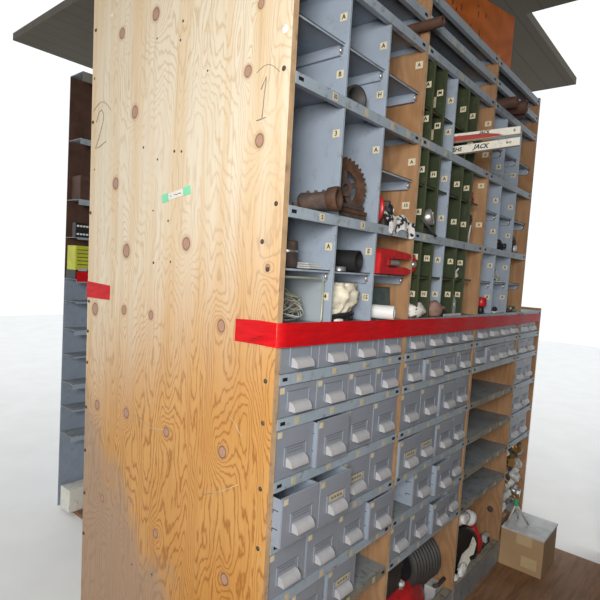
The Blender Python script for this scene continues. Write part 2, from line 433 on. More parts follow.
# ------------------------------------------------------------------ wooden divider panels
def divider_panel(x, label, light=False):
    t = Thing('plywood_divider', (x,0,0), label, 'panel', )
    mb = MB(); mb.box(x, x+T, 0, .88, 0, 2.372, 'divwood', fm={'f':'plyedge','t':'plyedge'})
    t.part(mb, 'plywood_sheet'); return t
DV = [divider_panel(W, 'plywood divider between the drawer bay by the end panel and the green bay'),
      divider_panel(2*W-.006, 'plywood divider between the green pigeonhole bay and the bay with empty shelves'),
      divider_panel(3*W-.036, 'pale edged plywood divider beside the cardboard box')]
XD = [0, W, 2*W-.006, 3*W-.036]
for i, (y, z, s) in enumerate(((.02,2.127,'A'),(.02,1.824,'A'),(.03,1.686,'10'))):
    mb = MB(); plate(mb, (XD[1]-.0006, y, z), SX, FZ, .026, .022, 'cream', s); DV[0].part(mb, 'label_sticker', 'white square sticker')
for (y, z, s) in ((.018,1.975,'A'),(.018,2.10,'A'),(.025,1.85,'A'),(.02,1.69,'A')):
    mb = MB(); plate(mb, (XD[2]-.0006, y, z), SX, FZ, .026, .02, 'cream', s); DV[1].part(mb, 'label_sticker', 'white square sticker')
mb = MB(); mb.lathe((XD[3]-.0002, .055, .27), (-1,0,0), [(0,.017),(.0015,.015),(.002,.001)], 'rustdk', 16); DV[2].part(mb, 'knot', 'dark round knot')
for zz in (LZ[3:11]):
    mb = MB(); mb.lathe((XD[1]+T*.5, .0005, zz-.012), (0,-1,0), [(0,.0028),(.0015,.0022)], 'rustdk', 8); DV[0].part(mb, 'screw_head')

# ------------------------------------------------------------------ shelf bays
BAYW = ['bay beside plywood end', 'green pigeonhole bay', 'bay with empty shelves', 'narrow last bay']
def bay(bi, x0f, x1, lips, divs, mids, label, stick, green=False, dirty=()):
    t = Thing('steel_shelf_unit', ((x0f(1)+x1)/2, 0, 0), label, 'shelving', 'steel shelf units')
    for zi in lips:
        z = LZ[zi]; x0 = x0f(z)+.001; xe = x1-.0015; w = xe-x0
        if bi == 1 and zi == 2: z += 0
        mb = MB(); lm = 'slotlip' if zi in dirty else 'lip'; sm = 'inner'
        mb.box(x0, xe, .003, DEP-.01, z-.0025, z, sm, fm={'b': 'steel' if zi < 6 else 'inner'})
        mb.box(x0, xe, -.0012, .0012, z-LH, z, lm)             # front lip
        mb.box(x0, xe, .0012, .014, z-LH, z-LH+.0015, lm)        # return flange
        mb.box(x0, xe, .0012, .003, z-.0015, z, lm)
        mb.box(x0, x0+.0015, .003, DEP-.01, z-.02, z-.0025, 'steel'); mb.box(xe-.0015, xe, .003, DEP-.01, z-.02, z-.0025, 'steel')
        for sx in (x0+.018, xe-.018):                            # punched slots
            mb.box(sx-.0085, sx+.0085, -.0019, -.0012, z-LH*.62, z-LH*.30, 'slot')
        sh = t.part(mb, 'shelf')
        for (fx, s) in stick.get(zi, []):
            mb = MB(); cx = x0 + fx*w
            plate(mb, (cx, -.0012, z-LH/2), FX, FZ, .020 if s else .016, .018, 'yellowed' if not s else 'cream', s, ts=.8)
            t.part(mb, 'label_sticker', parent=sh)
    for (zt, zb, xs, letters, mats) in divs:
        for x, s, mt in zip(xs, letters, mats):
            mb = MB()
            mb.box(x-.0008, x+.0008, .004, DEP-.012, zb+.0005, zt-.003 if True else zt, mt)
            mb.box(x-.0035, x+.0035, .001, .0035, zb+.0005, zt-LH-.0005, 'greenedge' if mt == 'green' else 'lip')
            mb.box(x-.0022, x-.0008, .0035, .018, zb+.0005, zt-LH-.0005, mt)
            d = t.part(mb, 'divider', 'olive green divider' if mt == 'green' else None)
            for (zs, ch, k) in s:
                mb = MB(); plate(mb, (x-.0024, .022, zs), SX, FZ, .022, .020, 'cream', ch, ts=.85)
                t.part(mb, 'label_sticker', parent=d)
                if k: 
                    mb = MB(); plate(mb, (x-.0012, .050, zs-.028), SX, FZ, .030, .036, 'yellowed', th=.001); t.part(mb, 'paper_note', parent=d)
    for (z, xa, xb, xs) in mids:
        mb = MB(); m = 'green' if green else 'steel'; y0 = .008 if green else .012
        mb.box(xa, xb, y0, DEP-.015, z-.0022, z, m, fm={'f': 'lip' if not green else 'greenedge'})
        mb.box(xa, xb, y0, y0+.002, z-(.008 if green else .007), z, 'greenedge' if green else 'lip')
        ms = t.part(mb, 'mid_shelf')
        for x in xs:                                          # side flanges with a bolt under the thin shelf
            mb = MB(); w = .010
            mb.box(x-.0008-w, x-.0008, .022, DEP-.03, z-.030, z-.0025, 'steel')
            mb.lathe((x-.0008-w/2, .022, z-.017), (0,-1,0), [(0,.0085),(.004,.0085),(.006,.005),(.0065,.001)], 'bare', 12)
            t.part(mb, 'side_flange', parent=ms)
    mb = MB(); mb.box(x0f(1)+.006, x1-.002, DEP-.008, DEP-.004, .12, 2.36 if bi < 3 else 1.33, 'steel' if bi < 3 else 'divwood'); t.part(mb, 'back_panel')
    # kick board at the floor
    mb = MB(); mb.box(x0f(.1)+.001, x1-.001, -.002, .002, 0.0, .118, 'inner'); mb.box(x0f(.1)+.001, x1-.001, -.002, .03, .116, .119, 'slotlip')
    t.part(mb, 'kick_plate')
    return t

g3 = 'steel'
st1 = {3: [(.25,'20'),(.49,''),(.72,''),(.88,'')], 4: [(.21,'2'),(.52,'3'),(.80,'')], 5: []}
for zi in (6,7,8,9,10,11): st1[zi] = [(.12+.25*k, '') for k in range(4)]
bay(0, xl, XD[1], [0,1,2,3,4,5,6,7,8,9,10,11],
    [(LZ[2], LZ[3], (.205,.400), ([(2.108,'A',0),(1.965,'B',0)], [(2.108,'A',0),(1.972,'H',0)]), (g3,g3)),
     (LZ[3], LZ[4], (.205,.400), ([(1.815,'3',0)], [(1.816,'A',0)]), (g3,g3)),
     (LZ[4], LZ[5], (.205,.400), ([(1.522,'A',0),(1.390,'4',0)], [(1.523,'E',0),(1.388,'15',0)]), (g3,g3))],
    [(2.040,.008,.204,(.205,)), (2.040,.206,.399,(.400,)), (2.040,.401,.607,(.606,)), (1.765,.401,.607,(.606,)),
     (1.460,.016,.204,(.205,)), (1.460,.206,.399,(.400,)), (1.460,.401,.607,(.606,))],
    'grey steel shelving with three wide compartments above drawers, beside the plywood end', st1, dirty=(11,))
b2x = (.686,.775,.862,.972,1.063)
cg = ('green','green','steel','green','green')
x0b = lambda z: XD[1]+T
st2 = {2: [(.45,'')], 1: [(.42,''),(.3,'')], 3: [(.3,''),(.08,'')], 4: [(.12,''),(.5,'')]}
for zi in (6,7,8,9,10,11): st2[zi] = [(.12+.25*k, '') for k in range(4)]
def ls(za, zb, ch='AAAAA', note=()): return [[(z, ch[i], (i == 1 and z in note)) for z in (za, zb)] for i in range(5)]
bay(1, x0b, XD[2], [0,1,2,3,4,5,6,7,8,9,10,11],
    [(LZ[2], LZ[3], b2x, ls(2.09,1.980,'AMAHA',(2.09,1.980)), cg),
     (LZ[3], LZ[4], b2x, ls(1.815,1.675,'AHAAA'), cg), (LZ[4], LZ[5], b2x, ls(1.525,1.400,'AHAAA'), cg)],
    [(z, a, b, ()) for z in (2.012,1.765,1.462) for a, b in zip((XD[1]+T+.001,)+tuple(x+.001 for x in b2x), tuple(x-.001 for x in b2x)+(1.150,))],
    'steel shelving with olive green pigeonholes above four drawer columns', st2, green=True)
x0c = lambda z: XD[2]+T
b3x = (1.388,1.585)
st3 = {}
for zi in (6,7): st3[zi] = [(.12+.25*k, '') for k in range(4)]
for zi in (8,9,10,11): st3[zi] = [(.5,''),(.75,'')]
bay(2, x0c, XD[3], [0,1,2,3,4,5,6,7,8,9,10,11],
    [(LZ[2], LZ[3], b3x, ([(1.96,'A',0)], [(1.96,'A',0)]), (g3,g3)),
     (LZ[3], LZ[4], b3x, ([(1.815,'A',0),(1.68,'A',0)], [(1.812,'A',0),(1.68,'A',0)]), (g3,g3)),
     (LZ[4], LZ[5], b3x, ([(1.53,'A',0),(1.39,'A',0)], [(1.53,'A',0),(1.39,'A',0)]), (g3,g3))],
    [(z, a, b, (b+.001,)) for z in (2.03,1.757,1.459) for a, b in ((XD[2]+T+.001,1.387),(1.389,1.584),(1.586,XD[3]-.002))],
    'steel shelving with two drawer rows above four bare dusty shelves', st3, dirty=(8,9,10,11))
x0d = lambda z: XD[3]+T
X4 = XD[3]+T+.35
t = Thing('end_board', (X4,0,0), 'low plywood board closing the far end of the shelving', 'panel')
mb = MB(); mb.box(X4+.0006, X4+.0186, 0, .45, 0, 1.33, 'divwood', fm={'f':'plyedge'}); t.part(mb, 'plywood_sheet')
bay(3, x0d, X4, [5,6,7,8,9,10], [], [], 'narrow steel shelving partly seen beyond the pale edged divider', {})

# ------------------------------------------------------------------ drawers
CW = .148; GAP = .0022
def make_drawer(h, paper=False, stick=True):
    w = CW-2*GAP; d = .40; o = empty('drawer', (0,0,0), 'x', 'drawer', 'grey steel drawers'); th = .0015
    mb = MB()
    mb.bbox(0, w, 0, .003, 0, h, 'face', .0012)
    mb.box(0, th, .003, d, .0, h-.004, 'steel'); mb.box(w-th, w, .003, d, .0, h-.004, 'steel')
    mb.box(th, w-th, .003, d, 0, th, 'inner'); mb.box(0, w, d, d+th, 0, h-.004, 'steel')
    # rounded top edge of the front and notches punched in the sides
    mb.cyl((0,.003,h-.001), (w,.003,h-.001), .0018, 'face', 8)
    for zz in (.35, .72):
        mb.box(-.0004, 0, .012, .030, h*zz-.001, h*zz+.001, 'slot'); mb.box(-.0004, 0, .028, .030, h*zz-.008, h*zz, 'slot')
    mb.box(th, w-th, d*.42, d*.42+th, th, h-.012, 'steel')
    mb.build('drawer_body', o)
    # hooded pull
    hw = .066; hh = .0235; hp = .0200; cx = w/2+.002; zc = h*.22 if h > .1 else h*.16
    mb = MB(); K = 9; prof = [(0, 0)] + [(hp*math.sin(PI/2*k/K), hh*math.cos(PI/2*k/K)) for k in range(K+1)]
    prof = [(0, hh)] + [(hp*math.sin(PI/2*k/K), hh*.12 + hh*.88*math.cos(PI/2*k/K)) for k in range(1, K+1)] + [(hp, 0)]
    xs = (cx-hw/2, cx+hw/2); vs = []; fs = []
    for x in xs:
        for (p, z) in prof: vs.append((x, -p, zc+z))
    L = len(prof)
    for k in range(L-1): fs.append((k, L+k, L+k+1, k+1))
    mb.add(vs, fs, 'handle', True)
    for q, x in enumerate(xs):
        e = [(x, -p, zc+z) for p, z in prof] + [(x, 0, zc)]
        mb.add(e, [tuple(range(len(e)))], 'handle')
    # thin inner skin so that the hood reads as a folded sheet
    mb.add([(x, -p*.93, zc+z-.0012) for x in (xs[0]+.001, xs[1]-.001) for (p, z) in prof], [(k, k+1, L+k+1, L+k) for k in range(L-1)], 'face', True)
    mb.build('handle', o)
    # label frame around the pull
    mb = MB(); fw = .084; z1 = min(h-.010, zc+hh+.028); z0 = zc+.004
    for x in (cx-fw/2, cx+fw/2-.0018): mb.box(x, x+.0018, -.0016, 0, z0, z1, 'steel')
    mb.box(cx-fw/2, cx+fw/2, -.0014, 0, z1-.0016, z1, 'faint'); mb.box(cx-fw/2+.004, cx+fw/2-.004, -.0006, 0, zc+hh+.003, z1-.004, 'faint' if False else 'face')
    if h > .1 and not paper:
        rnd = random.Random(int(h*1000))
        for r_ in range(2):
            x = cx-fw/2+.010
            while x < cx+fw/2-.016:
                a = rnd.uniform(.003,.007); mb.box(x, x+a, -.0010, -.0006, z1-.010-r_*.008, z1-.0062-r_*.008, 'faint'); x += a+.0022
    mb.build('label_frame', o)
    if paper:
        mb = MB(); plate(mb, (cx, -.0008, z1-.012), FX, FZ, .066, .020, 'yellowed', th=.0006)
        for q in range(4): mb.box(cx-.024+q*.013, cx-.015+q*.013, -.0018, -.0014, z1-.016, z1-.009, 'faint')
        p = mb.build('paper_label', o); p['label'] = 'yellowed paper label'
    if stick:
        mb = MB(); plate(mb, (.0125, -.0002, h-.0115), FX, FZ, .016, .015, 'cream' if not paper else 'yellowed', th=.0006); mb.build('corner_sticker', o)
    return o
def copy_tree(o):
    c = o.copy(); col.objects.link(c)
    for ch in list(o.children):
        d = ch.copy(); col.objects.link(d); d.parent = c; d.matrix_parent_inverse = ch.matrix_parent_inverse.copy()
    return c
proto = {}
ORD = ['first','second','third','fourth']; ROW = ['top','second','third','fourth','fifth','lowest']
ROWZ = [(6,1.203,.083),(7,1.094,.078),(8,.938,.125),(9,.782,.125),(10,.630,.121),(11,.480,.119)]
def place(bi, row, c, x, y, paper=False, extra=None):
    zi, z, h = ROWZ[row]; key = (h, paper)
    if key not in proto: proto[key] = o = make_drawer(h, paper)
    else: o = copy_tree(proto[key])
    o.location = (x, y, z+.0005)
    lab = extra or ('grey steel drawer, %s from left, %s row under red tape, %s' % (ORD[c], ROW[row], BAYW[bi]))
    o['label'] = lab
    return o
def rowx(bi, c):
    x0 = (T if bi == 0 else XD[bi]+T)+.001; x1 = XD[bi+1] if bi < 3 else X4
    n = 4 if bi < 3 else 2; x1 = x1 if bi < 3 else X4-.045
    return x0 + GAP + c*(x1-x0-.002)/n
outs = {(0,0,1):.0,(0,1,1):-.001,(0,2,1):-.014,(0,3,0):-.034,(0,3,1):-.034,(0,3,2):.0,(0,4,3):-.014,(0,2,0):-.001,(0,4,1):-.002,
        (1,0,1):.0,(1,1,1):-.010,(1,3,0):-.012,(1,4,2):-.020,(1,5,2):-.020,(1,3,2):-.006,(1,5,1):-.003,(2,1,1):-.010,(1,2,2):-.008}
pap = {(0,3,1),(0,3,2),(1,3,0),(1,3,1)}
EX = {(0,3,0): 'grey steel drawer pulled open, showing its pale left side, against the plywood end',
      (0,3,1): 'grey steel drawer pulled open with a yellowed label and parts inside, second in its row'}
for bi, rows in ((0,range(5)),(1,range(6)),(2,range(2)),(3,range(5))):
    for r in rows:
        for c in range(4 if bi < 3 else 2):
            if bi == 1 and r == 4 and c == 0: continue
            place(bi, r, c, rowx(bi, c), outs.get((bi,r,c), .001*((r*3+c*5+bi) % 3)) + .004, (bi,r,c) in pap, EX.get((bi,r,c)))
place(0, 5, 0, .120, .006, False, 'grey steel drawer on the grimy lowest shelf, left of its neighbour, beside plywood end')
place(0, 5, 1, .278, .003, True, 'grey steel drawer with a stained label, alone beside the gap on the lowest shelf')

# ------------------------------------------------------------------ things on the shelves, bay beside the end
def arcpts(c, r, a0, a1, n, axis='y'):
    out = []
    for i in range(n+1):
        a = a0+(a1-a0)*i/n
        if axis == 'y': out.append((c[0]+r*math.cos(a), c[1], c[2]+r*math.sin(a)))
        elif axis == 'x': out.append((c[0], c[1]+r*math.cos(a), c[2]+r*math.sin(a)))
        else: out.append((c[0]+r*math.cos(a), c[1]+r*math.sin(a), c[2]))
    return out
S1 = LZ[3]; S2 = LZ[4]; S3 = LZ[5]; E = .0004

# dark cup lying on its side
t = Thing('metal_cup', (.33,.06,S1), 'dark round metal cup lying in the upper second compartment', 'cup')
mb = MB(); mb.lathe((.338,.135,S1+.0375), (-.22,-1,0), [(0,.028),(.01,.034),(.080,.037),(.092,.037),(.092,.031),(.03,.028)], 'darkmetal', 26); t.part(mb, 'cup_body')
mb = MB(); mb.lathe((.328,.100,S1+.0375), (-.22,-1,0), [(0,.015),(.012,.012),(.016,.006)], 'rustdk', 14); t.part(mb, 'hub')

# rusty sprocket
t = Thing('chain_sprocket', (.36,.10,S2), 'rusty toothed chain sprocket standing on edge behind the iron pipe', 'sprocket')
TT = Matrix.Translation((.300,.062,S2+.089)) @ Matrix.Rotation(math.radians(-14),4,'Z') @ Matrix.Rotation(math.radians(90),4,'X')
mb = MB(); N = 34; poly = []
for k in range(N*4):
    a = 2*PI*k/(N*4); r = (.078,.086,.086,.078)[k % 4]; poly.append((r*math.cos(a), r*math.sin(a)))
inner = [(.050*math.cos(2*PI*k/(N*4)), .050*math.sin(2*PI*k/(N*4))) for k in range(N*4)]
Q = N*4; vs = []
for zz in (0,.008): vs += [TT @ Vector((x,y,zz)) for x,y in poly] + [TT @ Vector((x,y,zz)) for x,y in inner]
fs = []
for k in range(Q):
    j = (k+1) % Q
    fs += [(k, j, Q+j, Q+k), (2*Q+k, 3*Q+k, 3*Q+j, 2*Q+j), (k, 2*Q+k, 2*Q+j, j), (Q+k, Q+j, 3*Q+j, 3*Q+k)]
mb.add(vs, fs, 'rust'); t.part(mb, 'toothed_rim')
for k in range(5):
    mb = MB(); R = TT @ Matrix.Rotation(2*PI*k/5+.3,4,'Z'); mb.box(.018,.05,-.008,.008,.001,.007,'rustdk',R); t.part(mb, 'spoke')
mb = MB(); mb.lathe(TT @ Vector((0,0,-.006)), TT.to_3x3() @ Vector((0,0,1)), [(0,.010),(0,.024),(.022,.024),(.022,.010),(0,.010)], 'rustdk', 20, False, caps=False); t.part(mb, 'hub')

t = Thing('iron_pipe', (.2,.04,S2), 'thick rusty iron pipe with flanged open end lying across the divider front', 'pipe')
mb = MB(); mb.lathe((.138,.075,S2+.026), (.028,-.105,.006), [(0,.020),(.006,.025),(.03,.023),(.085,.025)], 'rustdk', 22); t.part(mb, 'pipe_body')
# open flared end
mb = MB(); d = Vector((.028,-.105,.006)).normalized(); p = Vector((.138,.075,S2+.030)) + d*.078
mb.lathe(p, d, [(0,.024),(.004,.029),(.022,.031),(.030,.030),(.030,.021),(.006,.019)], 'rust', 26); t.part(mb, 'flange')
for k in range(3):
    mb = MB(); q = Vector((.138,.075,S2+.048)) + d*(.020+.022*k); mb.lathe(q, (0,-.3,1), [(0,.005),(.006,.005),(.007,.003)], 'rustdk', 6); t.part(mb, 'bolt')
t = Thing('iron_bar', (.32,.04,S2), 'flat rusty iron bars stacked below the sprocket', 'bar')
for k, (xa, xb, y, z, m) in enumerate(((.212,.345,.004,0,'rustdk'),(.212,.352,.006,.013,'rust'),(.212,.340,.008,.026,'rustdk'))):
    mb = MB(); mb.bbox(xa, xb, y, y+.04, S2+z+E, S2+z+.0125, m, .002); t.part(mb, 'bar')
t = Thing('rusty_bracket', (.07,.05,S2), 'small rusty bracket at the plywood side left of the pipe', 'bracket')
mb = MB(); mb.bbox(.022,.115,.030,.060,S2+E,S2+.006,'rust',.001); mb.bbox(.022,.028,.030,.060,S2+.006,S2+.022,'rust',.001); mb.cyl((.085,.045,S2+.006),(.085,.045,S2+.018),.008,'rustdk',10); t.part(mb, 'bracket_plate')

t = Thing('red_disc', (.47,.06,S2), 'red enamelled disc standing on edge beside the gear knob', 'disc')
mb = MB(); mb.lathe((.432,.048,S2+.0485), (1,-.25,0), [(0,.030),(.004,.046),(.009,.048),(.013,.046),(.022,.026),(.024,.012)], 'red', 30); t.part(mb, 'disc')
t = Thing('hand_wheel', (.52,.08,S2), 'dark ribbed knob with a pale centre beside the red disc', 'knob')
mb = MB(); poly = []
for k in range(36): r = .030 if k % 2 else .0265; poly.append((r*math.cos(2*PI*k/36), r*math.sin(2*PI*k/36)))
TT = Matrix.Translation((.505,.10,S2+.0305+.012)) @ Matrix.Rotation(math.radians(75),4,'Y')
TT = Matrix.Translation((.488,.060,S2+.052)) @ Vector((.35,-.9,0)).to_track_quat('Z','Y').to_matrix().to_4x4()
mb.prism(poly, TT, .038, 'darkmetal'); t.part(mb, 'ribbed_body')
mb = MB(); mb.lathe(TT @ Vector((0,0,.038)), TT.to_3x3() @ Vector((0,0,1)), [(0,.018),(.008,.016),(.012,.009)], 'black', 20); t.part(mb, 'boss')
mb = MB(); mb.lathe(TT @ Vector((0,0,.050)), TT.to_3x3() @ Vector((0,0,1)), [(0,.007),(.002,.006)], 'paper', 14); t.part(mb, 'pale_centre')
mb = MB(); mb.bbox(.482,.512,.030,.060,S2+E,S2+.026,'rustdk',.002); t.part(mb, 'foot')

# patterned rag hanging over the lip
mb = MB(); nx, ny = 26, 14; vs = []; fs = []
for j in range(ny+1):
    for i in range(nx+1):
        u = i/nx; v = j/ny; x = .452+.160*u
        path = v*.085
        if path < .045: y = .036-path*.85; z = S2+.018+.030*math.sin(PI*min(1,path/.05+.15))*(.75+.5*noise.noise(Vector((x*22,2,0))))+.010*noise.noise(Vector((x*40, path*60, 0)))
        else: y = -.006-.003*math.sin(u*14)-.003*noise.noise(Vector((x*50,1,path*40))); z = S2+.028-(path-.045)*(1.1+.3*math.sin(u*9))
        vs.append((x, y, z))
for j in range(ny):
    for i in range(nx): a = j*(nx+1)+i; fs.append((a, a+1, a+nx+2, a+nx+1))
mb.add(vs, fs, 'rag', True)
ob = single(mb, 'rag', (.53,0,S2), 'black and white patterned rag bunched over the shelf edge by the divider', 'rag')

# lower compartments
t = Thing('metal_canister', (.125,.08,1.46), 'worn grey brown metal canister standing in the corner near the plywood', 'canister')
mb = MB(); mb.lathe((.110,.085,1.46+E), (0,0,1), [(0,.026),(.004,.028),(.064,.028),(.068,.026),(.070,.020)], 'rustdk', 24); t.part(mb, 'can_body')
mb = MB(); mb.lathe((.110,.085,1.5), (0,0,1), [(0,.0286),(.005,.0286)], 'bare', 24); t.part(mb, 'band')
t = Thing('steel_plate', (.165,.05,1.46), 'small pale steel plates stacked beside the canister', 'plate')
for k in range(3):
    mb = MB(); mb.bbox(.130+.004*k,.192-.004*k,.025+.006*k,.075,1.46+E+k*.0055,1.465+k*.0055,'alu',.001); t.part(mb, 'plate')
t = Thing('black_pipe', (.30,.07,1.46), 'short wide black pipe lying in the second compartment above the cloth', 'pipe')
mb = MB(); mb.pipe((.305,.175,1.46+.031),(.335,.012,1.46+.031),.0305,.0265,'black',30); t.part(mb, 'pipe_body')
mb = MB(); mb.lathe((.268,.030,1.46+E),(0,0,1),[(0,.019),(.010,.019),(.012,.016)],'bare',18); t.part(mb, 'silver_cap', 'bright metal cap')

# red clamp
t = Thing('pipe_vise', (.48,.04,1.46), 'red cast iron C shaped vise frame on the thin shelf', 'vise')
TT = Matrix.Translation((.410,.022,1.4605)) @ Matrix.Rotation(math.radians(90),4,'X')
L = .188
C_ = [(0,0),(L-.03,0),(L,.006),(L,.018),(L-.035,.024),(.060,.018),(.040,.024),(.036,.034),(.045,.046),(L-.055,.050),(L-.012,.048),(L,.058),(L-.008,.068),(.05,.076),(.018,.072),(.004,.060)]
mb = MB(); mb.prism(C_, TT, .034, 'red'); t.part(mb, 'c_frame')
mb = MB(); mb.bbox(.462,.478,-.008,.018,1.485,1.508,'red',.002); t.part(mb, 'sliding_jaw')
mb = MB(); mb.cyl((.478,.005,1.497),(.540,.005,1.497),.0085,'bare',14)
for k in range(7): mb.lathe((.482+.008*k,.005,1.497),(1,0,0),[(0,.0085),(.002,.0105),(.004,.0085)],'bare',14)
t.part(mb, 'screw_spindle')

# clear plastic tub with wires
t = Thing('plastic_tub', (.12,.08,S3), 'clear plastic tub full of pale wires and tubing at the plywood side', 'tub')
mb = MB(); x0, x1, z0, z1 = .020, .192, S3+E, S3+.118; r = .014
def rr(x0,x1,z0,z1,r,n=5):
    p = []
    for cx, cz, a in ((x1-r,z1-r,0),(x0+r,z1-r,PI/2),(x0+r,z0+r,PI),(x1-r,z0+r,1.5*PI)):
        for k in range(n+1): p.append((cx+r*math.cos(a+PI/2*k/n), cz+r*math.sin(a+PI/2*k/n)))
    return p
o_ = rr(x0,x1,z0,z1,r); i_ = rr(x0+.003,x1-.003,z0+.003,z1-.003,r-.002)
n_ = len(o_); vs = [(x,.025,z) for x,z in o_]+[(x,.20,z) for x,z in o_]+[(x,.025,z) for x,z in i_]+[(x,.20,z) for x,z in i_]
fs = []
for k in range(n_):
    j = (k+1) % n_; fs += [(k,j,n_+j,n_+k),(2*n_+k,3*n_+k,3*n_+j,2*n_+j),(k,2*n_+k,2*n_+j,j)]
fs.append(tuple(n_+k for k in range(n_)))
mb.add(vs, fs, 'plastic_bag'); t.part(mb, 'tub_shell')
mb = MB(); pr = rr(x0-.001,x1+.001,z0,z1+.001,r); mb.tube([(x,.024,z) for x,z in pr]+[(pr[0][0],.024,pr[0][1])], .0028, 'wire', 6); t.part(mb, 'rolled_rim')
rnd = random.Random(4)
wb = MB()
for k in range(26):
    cx = rnd.uniform(.085,.125); cz = S3+rnd.uniform(.030,.062); a = rnd.uniform(.035,.062); b = rnd.uniform(.012,.026); yy = rnd.uniform(.04,.13)
    pts = [(cx+a*math.cos(q*.42)*1.0, yy+.01*math.sin(q*.9+k), max(S3+.006, cz+b*math.sin(q*.42)+.006*math.sin(q*.8+k))) for q in range(16)]
    wb.tube(pts, rnd.uniform(.0011,.0024), rnd.choice(['wire','wire','alu','greenedge','pinkbrown']), 6)
for k in range(6): wb.tube([(.03,.05+.01*k,S3+.105-.012*k),(.09,.06+.01*k,S3+.085-.010*k),(.150,.07,S3+.055-.006*k)], .0018, 'wire', 6)
w = single(wb, 'wire_tangle', (.1,.08,S3), 'tangled pale wires and thin tubing inside the clear plastic tub', 'wires'); 
t = Thing('steel_spoon', (.08,.03,S3), 'bright oval steel piece lying among the wires', 'metal piece')
mb = MB(); mb.blob((.062,.045,S3+.010),(.022,.008,.0045),'bare',0,1,16,10); t.part(mb, 'bowl')
mb = MB(); mb.tube([(.083,.045,S3+.010),(.13,.05,S3+.012)],.002,'bare',6); t.part(mb, 'stem')

# cream cloth bag
mb = MB(); vs = []; fs = []; n1, n2 = 60, 44; cx, cy, cz = .300, .060, S3+.070
for j in range(n2+1):
    th = PI*j/n2
    for i in range(n1):
        ph = 2*PI*i/n1; d = Vector((math.sin(th)*math.cos(ph), math.sin(th)*math.sin(ph), math.cos(th)))
        fold = .05*math.sin(ph*4+4*d.z)+.14*noise.noise(d*1.8)+.17*(.5-2.2*abs(noise.noise(d*2.6+Vector((3,1,0)))))+.10*(.5-2.2*abs(noise.noise(d*5.5)))+.05*(.5-2*abs(noise.noise(d*12)))
        rx, ry, rz = .080*(1+.22*d.z), .050, .066
        v = Vector((cx+d.x*rx*(1+fold)+d.z*.012, cy+d.y*ry*(1+fold), cz+d.z*rz*(1+.5*fold)))
        v.z = max(v.z, S3+.002+max(0,(v.x-.29))*.45); v.z = min(v.z, 1.4275); v.x = max(.2085, min(v.x, .385))
        vs.append(v)
for j in range(n2):
    for i in range(n1): fs.append((j*n1+i, (j+1)*n1+i, (j+1)*n1+(i+1)%n1, j*n1+(i+1)%n1))
mb.add(vs, fs, 'cloth', True); single(mb, 'cloth_bundle', (cx,cy,S3), 'crumpled cream cloth bundle stuffed in the compartment under the black pipe', 'cloth')
t = Thing('black_strap_roll', (.29,.03,S3), 'small black looped strap in front of the cream cloth', 'strap')
mb = MB(); mb.tube([(.232+.11*math.sin(PI*k/9)*.5+.055*k/9*1.5, .022+.010*math.cos(k), S3+.012+.012*math.sin(PI*k/9)) for k in range(10)], .0075, 'black', 8); t.part(mb, 'strap')
mb = MB(); mb.blob((.262,.016,S3+.0065),(.022,.008,.005),'whitecloth',.2,3,12,8); t.part(mb, 'white_end')

# teal board, white roll
t = Thing('teal_board', (.50,.12,S3), 'dark teal board leaning behind the white paper roll', 'board')
TT = Matrix.Translation((.404,.046,S3+E)) @ Matrix.Rotation(math.radians(-6),4,'X')
mb = MB(); mb.box(0,.188,0,.006,.0,.100,'teal',TT); mb.box(0,.188,-.0008,0,.098,.100,'black',TT); t.part(mb, 'board_sheet')
t = Thing('paper_roll', (.47,.03,S3), 'white paper roll lying in front of the teal board', 'roll')
mb = MB(); mb.pipe((.466,.038,S3+.026),(.490,-.026,S3+.026),.0215,.0125,'white',26); t.part(mb, 'paper')
mb = MB(); mb.pipe((.467,.0355,S3+.026),(.4892,-.024,S3+.026),.0124,.0108,'brownrod',20); t.part(mb, 'core')
mb = MB(); mb.bbox(.412,.44,.005,.035,S3+E,S3+.0045,'rustdk',.001); t.part(mb, 'packing_strip')

# parts inside the pulled drawer
t = Thing('machine_fitting', (.24,.10,.79), 'grey metal fittings lying in the pulled out second drawer', 'fitting')
zb = ROWZ[3][1]+.0025
mb = MB(); mb.blob((.24,.10,zb+.045),(.05,.05,.046),'alu',.35,2.5,18,12,3,flat=.044); t.part(mb, 'casting')
mb = MB(); mb.tube([(.19,.05,zb+.03),(.22,.06,zb+.100),(.27,.08,zb+.098),(.29,.12,zb+.05)],.010,'alu',10); t.part(mb, 'bent_arm')

# long dark rod lying out over the top shelves by the divider
t = Thing('cardboard_tube', (.60,.0,2.2), 'dark brown round tube sticking out of the shelves past the first divider', 'tube')
mb = MB(); mb.pipe((.592,-.060,2.2345),(.585,.26,2.2345),.0155,.010,'brownrod',22); t.part(mb, 'tube_body')
for (i, z) in enumerate((2.2225,)): pass
t2 = Thing('tube_rest', (.56,.1,2.19), 'short brown block under the dark tube by the first divider', 'block')
mb = MB(); mb.bbox(.555,.606,.02,.20,2.1905,2.2185,'brownrod',.003); t2.part(mb, 'block')

